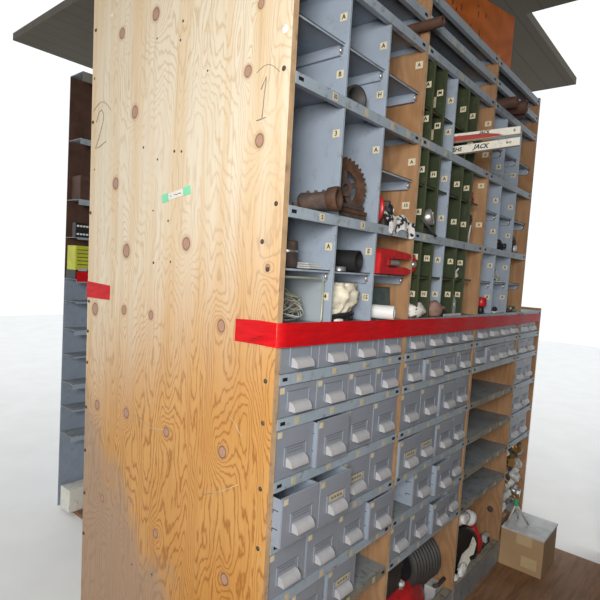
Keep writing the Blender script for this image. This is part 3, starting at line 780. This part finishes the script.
# ------------------------------------------------------------------ green bay contents
t = Thing('red_casting', (.655,.03,1.462), 'red rounded casting just right of the first wooden divider on the thin green shelf', 'casting')
mb = MB(); mb.lathe((.656,.012,1.4985), (.1,1,0), [(0,.022),(.006,.034),(.020,.036),(.028,.034),(.030,.02)], 'red', 24)
mb.v = [(max(v[0], .6305), v[1], v[2]) for v in mb.v]; t.part(mb, 'casting_body')
mb = MB(); mb.lathe((.656,.012,1.4985), (.1,-1,0), [(0,.012),(.008,.011),(.010,.005)], 'bare', 12); t.part(mb, 'bolt_head')
b = b2x
t = Thing('painted_bar', (.92,0,1.92), 'upper red and white painted bar with black lettering jutting out of the shelf', 'bar', 'red and white painted bars')
def painted(nm, xa, ya, xb, yb, z0, z1, z0b, z1b, t, txts, red):
    a = Vector((xa, ya, 0)); bb = Vector((xb, yb, 0)); w = .020; d = (bb-a).normalized(); nrm = Vector((-d.y, d.x, 0)); nrm = nrm if nrm.x > 0 else -nrm
    mb = MB(); vs = [a+Vector((0,0,z0)), bb+Vector((0,0,z0b)), bb+nrm*w+Vector((0,0,z0b)), a+nrm*w+Vector((0,0,z0)), a+Vector((0,0,z1)), bb+Vector((0,0,z1b)), bb+nrm*w+Vector((0,0,z1b)), a+nrm*w+Vector((0,0,z1))]
    mb.add(vs, [(0,3,2,1),(4,5,6,7),(0,1,5,4),(1,2,6,5),(2,3,7,6),(3,0,4,7)], 'whitish'); t.part(mb, 'bar_body')
    if red:
        mb = MB(); L = (bb-a).length; s0, s1 = red
        def P(s, f, o=.0009): 
            q = a+d*(L*s); zz0 = z0+(z0b-z0)*s; zz1 = z1+(z1b-z1)*s; return q - nrm*o + Vector((0,0,zz0+(zz1-zz0)*f))
        p = [P(0,.02),P(s0,.02),P(s1,.35),P(s0*.8,.62),P(0,.78)]; q = [P(0,.02,.0001),P(s0,.02,.0001),P(s1,.35,.0001),P(s0*.8,.62,.0001),P(0,.78,.0001)]
        mb.add(p+q, [(0,1,2,3,4),(0,5,6,1),(1,6,7,2),(2,7,8,3),(3,8,9,4),(4,9,5,0)], 'redox'); t.part(mb, 'red_stripe')
    for (s, f, h, txt, sh) in txts:
        mb = MB(); L = (bb-a).length; c = a+d*(L*s)-nrm*.0010+Vector((0,0,(z0+(z0b-z0)*s)*(1-f)+(z1+(z1b-z1)*s)*f))
        plate(mb, c, d, Vector((0,0,1)), .01, h, None, txt, ts=1.0, shear=sh, th=0); t.part(mb, 'lettering')
painted('u', .872,.150,.905,-.213, 1.945,1.975, 1.958,1.982, t, [(.68,.72,.015,'JACK',.3),(.95,.5,.012,'0',0)], (.86,.80))
t = Thing('painted_bar', (.95,0,1.92), 'lower white painted bar with bold black lettering jutting out of the shelf', 'bar', 'red and white painted bars')
painted('l', .905,.150,.935,-.205, 1.9065,1.936, 1.928,1.954, t, [(.64,.5,.022,'JACK',.3),(.40,.5,.020,'SHS',.1),(.90,.5,.010,'B-O',0)], None)

t = Thing('gear_lever', (.71,.0,S2), 'silver grey metal cup with a bent lever by the first divider', 'metal part')
mb = MB(); mb.lathe((.712,.030,S2+.048),(.25,-.75,.25),[(0,.016),(.010,.025),(.040,.028),(.044,.024),(.046,.010)],'bare',22); t.part(mb, 'cup')
mb = MB(); mb.tube([(.672,.005,S2+.050),(.695,-.014,S2+.022),(.745,-.018,S2-.004)],.0045,'darkmetal',8); t.part(mb, 'lever')
mb = MB(); mb.bbox(.690,.735,.01,.05,S2+E,S2+.022,'darkmetal',.002); t.part(mb, 'foot')

mb = MB(); mb.blob((.712,.028,S3+.026),(.060,.034,.028),'whitecloth',.3,3,24,16,2,flat=.0255); 
for v in range(len(mb.v)): mb.v[v] = (max(mb.v[v][0], .632), mb.v[v][1], mb.v[v][2])
single(mb, 'white_rag', (.69,.045,S3), 'folded white rag on the shelf just above the tape, green bay', 'rag')
t = Thing('leather_mallet', (.79,.05,S3), 'brown rounded mallet head with a short handle beside the white rag', 'mallet')
mb = MB(); mb.blob((.818,.000,S3+.030),(.036,.026,.030),'pinkbrown',.12,2,20,14,4,flat=.0295); t.part(mb, 'head')
mb = MB(); mb.tube([(.84,.0,S3+.03),(.87,-.004,S3+.034),(.893,-.005,S3+.034)],.007,'pinkbrown',8); t.part(mb, 'handle')
t = Thing('brown_tool_block', (.83,.05,S3), 'brown notched wooden block behind the mallet head', 'block')
mb = MB(); mb.bbox(.790,.857,.07,.11,S3+E,S3+.055,'brownrod',.003); mb.bbox(.80,.855,.06,.10,S3+.05,S3+.064,'pinkbrown',.002); t.part(mb, 'block_body')
t = Thing('glass_jar', (1.03,.05,S3), 'cloudy glass jar with a pale spot in the last green pigeonhole', 'jar')
mb = MB(); mb.lathe((1.018,.040,S3+E),(0,0,1),[(0,.026),(.003,.032),(.060,.032),(.072,.024),(.080,.024),(.080,.021),(.072,.021),(.06,.029),(.004,.029)],'jar',24); t.part(mb, 'jar_body')
mb = MB(); mb.lathe((1.018,.040,S3+.005),(0,0,1),[(0,.026),(.035,.026),(.038,.02)],'greenedge',20); t.part(mb, 'contents')
mb = MB(); plate(mb, (1.005,.0085,S3+.045), FX, FZ, .012, .012, 'paper'); t.part(mb, 'pale_spot')
t = Thing('flat_tray', (.95,.02,S3), 'long low grey tray on the shelf edge above the tape', 'tray')
mb = MB(); mb.bbox(.905,1.060,-.001,.006,S3+E,S3+.010,'alu',.002); t.part(mb, 'tray_body')
t = Thing('small_fitting', (1.0,.03,1.462), 'small pale fitting on the thin green shelf', 'fitting')
mb = MB(); mb.blob((1.035,.03,1.4745),(.018,.014,.014),'whitish',.3,3,14,10,6,flat=.0122); t.part(mb, 'body')
mb = MB(); mb.cyl((1.035,.03,1.483),(1.045,.02,1.502),.004,'alu',8); t.part(mb, 'pin')
t = Thing('white_wedge', (1.08,.0,S2), 'narrow white pointed piece leaning in the last pigeonhole', 'wedge')
mb = MB(); TT = Matrix.Translation((1.088,.014,S2+E)) @ Matrix.Rotation(math.radians(-12),4,'Y').inverted() @ Matrix.Rotation(math.radians(90),4,'X')
mb.prism([(0,0),(.012,0),(.012,.07),(.008,.078),(.004,.06)], TT, .003, 'paper'); t.part(mb, 'blade')
t = Thing('greasy_housing', (1.13,.05,S2), 'dark greasy metal housing beside the second divider', 'machine part')
mb = MB(); mb.blob((1.135,.060,S2+.065),(.042,.038,.066),'rustdk',.28,3,22,16,5,flat=.0645); t.part(mb, 'housing')
mb = MB(); mb.lathe((1.125,.03,S2+.10),(0,-1,0),[(0,.018),(.008,.018),(.012,.010)],'darkmetal',14); t.part(mb, 'cover')
t = Thing('red_fitting', (1.15,.03,1.765), 'small red fitting on the thin green shelf by the second divider', 'fitting')
mb = MB(); mb.blob((1.120,.035,1.782),(.030,.018,.018),'red',.3,3,16,12,8,flat=.0165); t.part(mb, 'body')
mb = MB(); mb.lathe((1.12,.03,1.795),(.3,-.3,1),[(0,.009),(.014,.008),(.016,.004)],'red',12); t.part(mb, 'nozzle')

# ------------------------------------------------------------------ far bay contents
def lathe_thing(name, loc, label, cat, parts):
    t = Thing(name, loc, label, cat)
    for (pn, p, ax, prof, m) in parts:
        mb = MB(); mb.lathe(p, ax, prof, m, 18); t.part(mb, pn)
    return t
t = Thing('black_camera_shaped_part', (1.46,.03,S2), 'squat black lumpy part sitting on the shelf edge, far bay', 'machine part'); t.o.name = 'black_coupling'
mb = MB(); mb.blob((1.505,.035,S2+.021),(.040,.024,.022),'black',.15,3,18,12,1,flat=.0205); mb.blob((1.485,.03,S2+.038),(.016,.014,.012),'black',.1,2,12,8); t.part(mb, 'body')
mb = MB(); mb.lathe((1.51,.012,S2+.022),(0,-1,0),[(0,.012),(.010,.011),(.012,.006)],'black',14); t.part(mb, 'stub')
t = Thing('ring_fitting', (1.64,.03,S2), 'silver ring shaped fitting standing near the far divider', 'ring')
mb = MB(); pts = arcpts((1.675,.030,S2+.042),.030,0,2*PI,22,'y'); mb.tube(pts,.010,'darkmetal',8); t.part(mb, 'ring')
mb = MB(); mb.lathe((1.675,.018,S2+.022),(0,-1,0),[(0,.016),(.01,.015),(.012,.008)],'alu',14); t.part(mb, 'bearing')
rnd = random.Random(9)
t = Thing('wire_spring_bundle', (1.32,.04,1.459), 'grey curled wires on the thin shelf beside the second divider', 'wires')
mb = MB()
for k in range(8):
    cx = 1.415+.012*k; pts = [(cx+.022*math.cos(q*.6+k), .035+.012*math.sin(q*.5+k), max(1.4615, 1.487+.024*math.sin(q*.6+k*1.7)+.002*k)) for q in range(12)]
    mb.tube(pts, .0018, rnd.choice(['alu','darkmetal','alu']), 6)
t.part(mb, 'wires')
t = Thing('small_tray', (1.47,.02,1.459), 'thin white strip with brass bits on the thin shelf, far bay', 'tray')
mb = MB(); mb.bbox(1.43,1.57,.015,.05,1.4595,1.466,'white',.001); t.part(mb, 'strip')
mb = MB(); mb.blob((1.455,.035,1.478),(.016,.012,.012),'brass',.3,3,12,8,2,flat=.0118); mb.blob((1.53,.035,1.474),(.014,.010,.009),'wire',.3,3,12,8,3,flat=.0078); t.part(mb, 'brass_bits')
t = Thing('hanging_hook', (1.65,.05,1.459), 'dark rusty round casting near the far divider on thin shelf', 'casting')
mb = MB(); mb.blob((1.66,.06,1.499),(.032,.03,.040),'rustdk',.2,3,16,12,6,flat=.0395); t.part(mb, 'casting')
t = Thing('red_cap_bottle', (1.30,.04,S3), 'small bottle with a big red cap beside the second divider', 'bottle')
mb = MB(); mb.lathe((1.340,.03,S3+E),(0,0,1),[(0,.012),(.003,.016),(.026,.014),(.030,.010)],'black',16); t.part(mb, 'bottle_body')
mb = MB(); mb.lathe((1.340,.03,S3+.0305),(0.05,0,1),[(0,.020),(.004,.024),(.036,.022),(.040,.018)],'red',18); t.part(mb, 'red_cap')
t = Thing('spark_plug', (1.43,.02,S3), 'small black topped white plug on the shelf, far bay', 'plug')
mb = MB(); mb.bbox(1.47,1.56,.010,.030,S3+E,S3+.007,'white',.002); t.part(mb, 'white_base')
mb = MB(); mb.blob((1.49,.020,S3+.017),(.014,.010,.011),'black',.2,3,12,8,flat=.0098); t.part(mb, 'black_knob')
for k, (x, m, s) in enumerate(((1.607,'greenedge',.014),(1.633,'black',.013),(1.658,'brass',.012),(1.683,'alu',.013),(1.709,'greenedge',.015),(1.738,'pinkbrown',.014),(1.766,'wire',.013))):
    names = ['olive','black','brass coloured','silver','olive green','reddish brown','pale']
    mb = MB(); mb.blob((x,.022+.008*(k % 2),S3+s*.9),(s,s*.8,s*.9),m,.3,3,14,10,k,flat=s*.88)
    mb.lathe((x,.02,S3+s),(.4*(-1)**k,-1,.6),[(0,s*.5),(s*1.2,s*.45),(s*1.3,s*.2)],m,10)
    single(mb, 'pipe_fitting', (x,.02,S3), '%s small fitting, %s in the line of fittings by the far divider' % (names[k], ('first','second','third','fourth','fifth','sixth','last')[k]), 'fitting', 'small fittings by the far divider')
t = Thing('cardboard_tube', (1.36,.0,LZ[2]), 'long dark brown tube lying in the upper far bay, left one', 'tube')
mb = MB(); mb.pipe((1.335,-.050,LZ[2]+.0225),(1.31,.30,LZ[2]+.0225),.022,.015,'brownrod',22); t.part(mb, 'tube_body')
t = Thing('cardboard_tube', (1.44,.0,LZ[2]), 'thicker dark brown tube lying right of its neighbour, upper far bay', 'tube')
mb = MB(); mb.pipe((1.425,-.060,LZ[2]+.0265),(1.40,.30,LZ[2]+.0265),.026,.018,'brownrod',22); t.part(mb, 'tube_body')
t = Thing('cardboard_tube', (1.50,.0,LZ[2]), 'short dark brown tube at the right end of the upper tubes', 'tube')
mb = MB(); mb.pipe((1.492,-.030,LZ[2]+.0205),(1.47,.28,LZ[2]+.0205),.020,.014,'brownrod',22); t.part(mb, 'tube_body')
# rods leaning out under the painted bars
t = Thing('thin_rod', (1.35,0,S1), 'thin pale rod poking out beside the painted bars, upper far bay', 'rod')
mb = MB(); mb.tube([(1.27,.10,S1+.030),(1.285,-.02,S1+.0055),(1.30,-.07,S1-.004)],.0022,'wire',6); t.part(mb, 'rod')

# ------------------------------------------------------------------ floor level: machines behind the kick plates
t = Thing('coiled_engine', (.95,.2,0), 'red machine under the green bay with a dark finned cylinder on top', 'engine')
mb = MB(); mb.blob((.90,.155,.115),(.245,.125,.115),'red',.12,2,32,20,3,flat=.1145); t.part(mb, 'red_body')
mb = MB()
for k in range(9): mb.lathe((1.00+.018*k,.155-.004*k,.26),(1,-.2,0),[(0,.070),(.002,.100),(.008,.100),(.010,.070)],'darkmetal',28)
mb.cyl((.99,.157,.26),(1.16,.123,.26),.072,'black',24); mb.bbox(1.02,1.14,.09,.19,.0005,.20,'darkmetal',.004); t.part(mb, 'finned_cylinder')
mb = MB(); mb.bbox(.82,.93,.10,.20,.20,.40,'darkmetal',.006); mb.cyl((.93,.15,.29),(.995,.15,.27),.03,'darkmetal',14); t.part(mb, 'crankcase')
mb = MB(); mb.cyl((.93,.10,.20),(.93,.10,.225),.012,'bare',12); mb.lathe((.93,.10,.225),(0,0,1),[(0,.016),(.012,.016),(.014,.01)],'alu',12); t.part(mb, 'oil_cap')
t = Thing('steel_bracket', (1.12,.03,.12), 'pale grey steel bracket at the foot of the second divider', 'bracket')
mb = MB(); mb.bbox(1.13,1.205,.04,.09,.0005,.14,'alu',.003); mb.tube([(1.12,.04,.16),(1.16,.04,.145),(1.2,.03,.165)],.008,'rustdk',8); t.part(mb, 'bracket')

t = Thing('red_machine', (1.45,.2,0), 'red belt driven machine with white guards behind the kick plate', 'machine')
mb = MB(); mb.blob((1.47,.20,.15),(.20,.13,.15),'red',.14,2.2,30,20,6,flat=.149); t.part(mb, 'red_body')
mb = MB(); mb.lathe((1.43,.075,.165),(-.25,-.95,0),[(0,.10),(.004,.135),(.022,.135),(.026,.11),(.018,.09),(.020,.03)],'black',34); t.part(mb, 'belt_pulley')
mb = MB(); TT = Matrix.Translation((1.39,.050,.125)) @ Matrix.Rotation(math.radians(-32),4,'Z') @ Matrix.Rotation(math.radians(90),4,'X')
mb.prism([(0,0),(.035,-.01),(.06,.03),(.052,.05),(.075,.06),(.085,.11),(.07,.14),(.055,.09),(.02,.06)], TT, .012, 'whitish'); t.part(mb, 'white_guard')
mb = MB(); mb.blob((1.375,.020,.125),(.045,.015,.035),'white',.35,3,20,14,4); t.part(mb, 'white_bracket')
mb = MB(); mb.blob((1.31,.020,.085),(.034,.014,.05),'white',.4,3,18,12,7); t.part(mb, 'white_foot')
mb = MB(); mb.tube([(1.62,.05,.10),(1.585,.04,.18),(1.53,.05,.27)],[.024,.030,.022],'red',14); t.part(mb, 'red_lever')
t = Thing('white_elbow_fitting', (1.32,.08,.3), 'white plastic elbow fitting resting on top of the red machine', 'fitting')
mb = MB(); mb.tube([(1.30,.07,.37),(1.36,.06,.36),(1.42,.055,.355),(1.455,.05,.338)],[.026,.028,.024,.028],'white',16); t.part(mb, 'elbow')
mb = MB(); mb.lathe((1.455,.05,.345),(.7,-.5,-.4),[(0,.034),(.015,.036),(.03,.034),(.030,.024),(.01,.022)],'white',20); t.part(mb, 'collar')
mb = MB(); mb.lathe((1.37,.045,.365),(0,-1,.3),[(0,.022),(.02,.022),(.022,.014)],'white',16); t.part(mb, 'boss')
t = Thing('steel_clip', (1.68,.02,.12), 'small grey steel clip at the inner corner by the far divider', 'clip')
mb = MB(); mb.bbox(1.715,1.765,.035,.060,.1195,.155,'alu',.002); mb.bbox(1.73,1.75,.030,.036,.128,.146,'slot',.002); mb.bbox(1.715,1.765,.035,.060,.0005,.119,'darkmetal',.001); t.part(mb, 'clip')


# ------------------------------------------------------------------ cardboard box and what lies on it
t = Thing('cardboard_box', (1.95,-.10,0), 'brown cardboard box with peeling parcel tape on the floor', 'box')
bx0, bx1, by0, by1, bh = XD[3]+.010, XD[3]+.26, -.215, -.006, .190
mb = MB(); mb.bbox(bx0, bx1, by0, by1, .0005, bh, 'tan', .002); t.part(mb, 'carton')
for (ya, yb, za, zb_) in ((-.16,-.085,.140,.192),(-.19,-.115,.030,.085)):
    mb = MB(); mb.box(bx0-.0008, bx0, ya, yb, za, zb_, 'tapetan'); t.part(mb, 'parcel_tape', 'paler tape patch')
mb = MB(); mb.bbox(bx0-.003, bx1+.003, by0-.003, by1+.0, bh+.0005, bh+.012, 'alu', .002)
single(mb, 'metal_tray', (1.95,-.10,bh), 'flat grey metal tray lying on the cardboard box', 'tray')
rnd = random.Random(21); TZ = bh+.0125
CZ = .215
t = Thing('wooden_crate', (1.97,.18,0), 'plain wooden crate behind the cardboard box under the last bay', 'crate')
mb = MB(); mb.bbox(XD[3]+T+.004, X4-.004, .012, .36, .0005, CZ, 'divwood', .003); t.part(mb, 'crate_body')
def fit(i, name, c, m, kind, label, cat):
    t = Thing(name, (c[0], c[1], c[2]-.02), label, cat, 'loose fittings heaped on the box')
    mb = MB()
    if kind == 'elbow':
        a = rnd.uniform(0, 6); mb.tube([(c[0]+.038*math.cos(a), c[1]+.03*math.sin(a), c[2]), (c[0], c[1], c[2]+.006), (c[0]+.02*math.cos(a+1.6), c[1]+.02*math.sin(a+1.6), c[2]+.028)], [.019,.018,.019], m, 12)
        t.part(mb, 'elbow_body'); mb = MB(); mb.lathe((c[0]+.030*math.cos(a), c[1]+.026*math.sin(a), c[2]), (math.cos(a), math.sin(a), 0), [(0,.024),(.014,.024),(.014,.016)], m, 8, False); t.part(mb, 'collar')
    elif kind == 'valve':
        mb.blob(c, (.034,.026,.023), m, .2, 3, 14, 10, i); t.part(mb, 'valve_body')
        mb = MB(); mb.cyl(c, (c[0], c[1], c[2]+.035), .006, m, 8); mb.lathe((c[0], c[1], c[2]+.033), (0,.2,1), [(0,.016),(.004,.020),(.008,.016)], m, 12); t.part(mb, 'wheel')
    elif kind == 'pipe':
        a = rnd.uniform(0, 3); mb.pipe((c[0]-.04*math.cos(a), c[1]-.04*math.sin(a), c[2]), (c[0]+.04*math.cos(a), c[1]+.04*math.sin(a), c[2]+.006), .020, .015, m, 16); t.part(mb, 'pipe_body')
    return t
kinds = ['elbow','valve','pipe']; mats = ['alu','brass','whitish','bare','darkmetal','alu','white','rustdk','alu','brass','whitish','bare']
words = ['silver','brass','off white','bright steel','dark','dull grey','white','rusty','light grey','golden','cream','shiny']
ORDS = ['first','second','third','fourth','fifth','sixth']
LV = ['lowest','second','third','fourth','fifth','sixth','top']
k = 0
for li in range(7):
    for j in range(6):
        x = XD[3]+T+.035+.053*j+.014*(li % 2); y = .032+.016*((j*2+li) % 3)
        if x > X4-.025: continue
        kn = kinds[(k*2+li) % 3]; m = mats[(k*5+li) % 12]; wd = {'elbow':'elbow fitting','valve':'valve','pipe':'pipe piece'}[kn]
        fit(k, {'elbow':'elbow_fitting','valve':'small_valve','pipe':'pipe_piece'}[kn], (x, y, CZ+.024+.052*li), m, kn, '%s %s, %s from left in %s layer of the heap' % (words[(k*5+li) % 12], wd, ORDS[j], LV[li]), 'fitting')
        k += 1
t = Thing('folding_stand', (bx0+.11,-.15,TZ), 'slim steel tripod stand with green joint on the tray', 'stand')
p0 = (bx0+.030,-.060,TZ+.125)
mb = MB(); mb.tube([p0,(bx0+.10,-.110,TZ+.006)],.005,'alu',8); t.part(mb,'leg'); mb = MB(); mb.tube([p0,(bx0+.13,-.050,TZ+.006)],.005,'alu',8); t.part(mb,'leg')
mb = MB(); mb.tube([p0,(bx0+.02,-.025,TZ+.006)],.005,'alu',8); t.part(mb,'leg')
mb = MB(); mb.lathe((bx0+.030,-.060,TZ+.115),(0,0,1),[(0,.010),(.01,.013),(.03,.010)],'greenplastic',12); t.part(mb,'joint','green plastic joint')

# ------------------------------------------------------------------ orange board on top of the shelving
t = Thing('orange_board', (1.7,.25,2.36), 'orange stained plywood board standing on top of the far bays', 'board')
a = math.radians(-13.7); L = .95
TT = Matrix.Translation((1.885,.20,2.3615)) @ Matrix.Rotation(a+PI,4,'Z')
mb = MB(); vs = [(0,0,0),(L,0,0),(L,.014,0),(0,.014,0),(0,0,.475),(L,0,.475),(L,.014,.475),(0,.014,.475)]
mb.add([TT @ Vector(v) for v in vs], [(0,3,2,1),(4,5,6,7),(0,1,5,4),(1,2,6,5),(2,3,7,6),(3,0,4,7)], 'orangewood'); t.part(mb, 'board_sheet')
rnd = random.Random(2); mb = MB()
for k in range(16):
    x = rnd.uniform(.05,.55); z = rnd.uniform(.15,.42); w = rnd.uniform(.004,.010)
    mb.box(x, x+w, .0141, .0146, z, z+rnd.uniform(.008,.03), 'brownrod', TT)
t.part(mb, 'black_marks')

# ------------------------------------------------------------------ the second rack across the rear aisle
RX0, RX1, RY = .455, 2.0, 1.93
t = Thing('rear_shelf_unit', (1.2,RY,0), 'grey steel rack seen past the left edge of the plywood', 'shelving')
for z, hgt, m in ((2.44,.050,'beam'),(2.09,.030,'lip'),(1.766,.030,'lip'),(1.56,.012,'steel'),(1.33,.020,'steel'),(1.206,.010,'steel'),(1.047,.027,'lip'),(.90,.010,'steel'),(.742,.027,'lip'),(.597,.012,'steel'),(.444,.027,'lip')):
    mb = MB(); mb.box(RX0, RX1, RY, RY+.002, z-hgt, z, m); mb.box(RX0, RX1, RY+.002, RY+.14, z-.003, z, 'inner'); t.part(mb, 'shelf')
mb = MB(); mb.box(RX0, RX1, RY+.14, RY+.144, .0, 1.33, 'steel'); mb.box(RX0, RX1, RY+.14, RY+.144, 1.33, 2.44, 'brownrod'); t.part(mb, 'back_panel')
for x in (.62,.85,1.1,1.4,1.7,1.99):
    mb = MB(); mb.box(x, x+.002, RY+.003, RY+.138, 0, 2.39, 'steel'); t.part(mb, 'divider')
mb = MB(); vs = [(RX0,RY-.002,1.372),(RX1,RY-.002,1.372),(RX1,RY-.002,1.318),(RX0,RY-.002,1.318)]
mb.box(RX0, RX1, RY-.0025, RY-.0012, 1.318, 1.373, 'tape'); single(mb, 'red_tape', (1.2,RY,1.34), 'red tape along the rear rack behind the plywood', 'tape')
t = Thing('yellow_box', (.49,RY+.05,1.412), 'yellow ribbed parts box on the rear rack shelf', 'box')
mb = MB(); mb.bbox(.452,.60,RY+.012,RY+.11,1.3805,1.515,'yellow',.002); t.part(mb, 'carton')
for k in range(5):
    mb = MB(); mb.box(.462,.60,RY+.010,RY+.012,1.41+.02*k,1.414+.02*k,'greenedge'); t.part(mb, 'printed_line')
mb = MB(); mb.bbox(.452,.61,RY+.006,RY+.12,1.331,1.380,'black',.002); single(mb, 'black_case', (.5,RY+.05,1.33), 'black case under the yellow box on the rear rack', 'case')
mb = MB(); mb.bbox(.465,.515,RY+.003,RY+.0055,1.376,1.392,'alu',.001); single(mb, 'grey_clip', (.49,RY,1.37), 'small grey clip in front of the yellow box', 'clip')
t = Thing('socket_rail', (.5,RY+.03,1.56), 'black rail of small bright sockets on the rear rack', 'tool rail')
mb = MB(); mb.bbox(.452,.62,RY+.02,RY+.06,1.5605,1.640,'black',.002); t.part(mb, 'rail')
for k in range(7):
    for z in (1.578,1.622):
        mb = MB(); mb.lathe((.463+.017*k,RY+.02,z),(0,-1,0),[(0,.0055),(.010,.0055),(.010,.003)],'white',10); t.part(mb, 'socket')
t = Thing('dark_carton', (.52,RY+.08,1.766), 'dark brown carton high on the rear rack', 'box')
mb = MB(); mb.bbox(.475,.60,RY+.03,RY+.13,1.7665,1.90,'brownrod',.002); t.part(mb, 'carton')
mb = MB(); mb.bbox(.46,.60,RY+.01,RY+.12,.0005,.128,'whitish',.002); single(mb, 'white_box', (.5,RY+.06,0), 'white box on the floor under the rear rack', 'box')

# ------------------------------------------------------------------ setting
def struct(mb, name): return tag(mb.build(name), kind='structure')
mb = MB(); mb.box(-1.9, 2.2, -2.6, .9, -.02, 0, 'floor'); struct(mb, 'floor')
mb = MB(); mb.box(-9, 14, -6, -2.62, -.06, -.021, 'concrete'); mb.box(-9, 14, -2.62, 12, -.06, -.021, 'concrete'); struct(mb, 'ground')
mb = MB(); mb.box(.50, 2.2, .9, 2.15, -.0205, -.0003, 'floor'); struct(mb, 'floor_rear_aisle')
mb = MB(); mb.box(-2.0, 2.2, -2.7, 2.3, 3.0, 3.05, 'ceiling'); mb.box(.62, 2.2, 2.3, 3.36, 3.0, 3.05, 'ceiling'); mb.box(2.2, 3.45, .24, 3.36, 3.0, 3.05, 'ceiling'); struct(mb, 'ceiling')
mb = MB(); mb.box(-1.2, 2.4, -2.7, -2.6, -.02, 3.0, 'blocker'); struct(mb, 'light_blocker_front')  # unseen, added behind the camera to restrict the light
mb = MB(); mb.box(2.3, 2.4, -2.6, -.40, -.02, 3.0, 'blocker'); struct(mb, 'light_blocker_right')  # unseen, added to block light from the right
mb = MB(); mb.box(-2.0, -1.9, -2.7, 1.6, -.02, 3.0, 'blocker'); struct(mb, 'light_blocker_left')  # unseen, added on the left to cut the ambient light
mb = MB(); mb.box(-1.9, -1.2, -2.7, -2.6, -.02, 3.0, 'blocker'); struct(mb, 'light_blocker_corner')  # unseen, added to close the corner between the light blockers

# ------------------------------------------------------------------ light
w = bpy.data.worlds.new('world'); scn.world = w; w.use_nodes = True
bg = w.node_tree.nodes['Background']; bg.inputs[0].default_value = (.96, .985, 1.0, 1); bg.inputs[1].default_value = 1.08
def area(name, loc, tgt, sx, sy, e, c=(1,1,1)):
    l = bpy.data.lights.new(name, 'AREA'); l.shape = 'RECTANGLE'; l.size = sx; l.size_y = sy; l.energy = e; l.color = c
    o = bpy.data.objects.new(name, l); col.objects.link(o); o.location = loc
    o.rotation_euler = (Vector(tgt)-Vector(loc)).to_track_quat('-Z','Y').to_euler(); return o
area('added_daylight_area', (-1.85,-1.05,1.7), (0,-.1,1.0), 1.2, 1.2, 140, (1,.97,.92))  # unseen area lamp added for daylight from the left; no window is built

# ------------------------------------------------------------------ camera
cam = bpy.data.cameras.new('camera'); co = bpy.data.objects.new('camera', cam); col.objects.link(co)
f, yaw, pit, rol = 505.608, .7000222, -.0698644, .0632819
fw = Vector((math.cos(yaw)*math.cos(pit), math.sin(yaw)*math.cos(pit), math.sin(pit)))
rt = Vector((math.sin(yaw), -math.cos(yaw), 0)); up = rt.cross(fw)
c_, s_ = math.cos(rol), math.sin(rol)
r2 = rt*c_+up*s_; u2 = up*c_-rt*s_
co.matrix_world = Matrix(((r2.x,u2.x,-fw.x,-.867666),(r2.y,u2.y,-fw.y,-.793835),(r2.z,u2.z,-fw.z,1.453176),(0,0,0,1)))
cam.sensor_width = 36; cam.sensor_fit = 'HORIZONTAL'; cam.lens = f*36/600; cam.shift_y = 6.407/600; cam.clip_start = .02
scn.camera = co
scn.view_settings.view_transform = 'Standard'; scn.view_settings.look = 'None'; scn.view_settings.gamma = 1; scn.view_settings.use_curve_mapping = False
scn.view_settings.exposure = 0.0
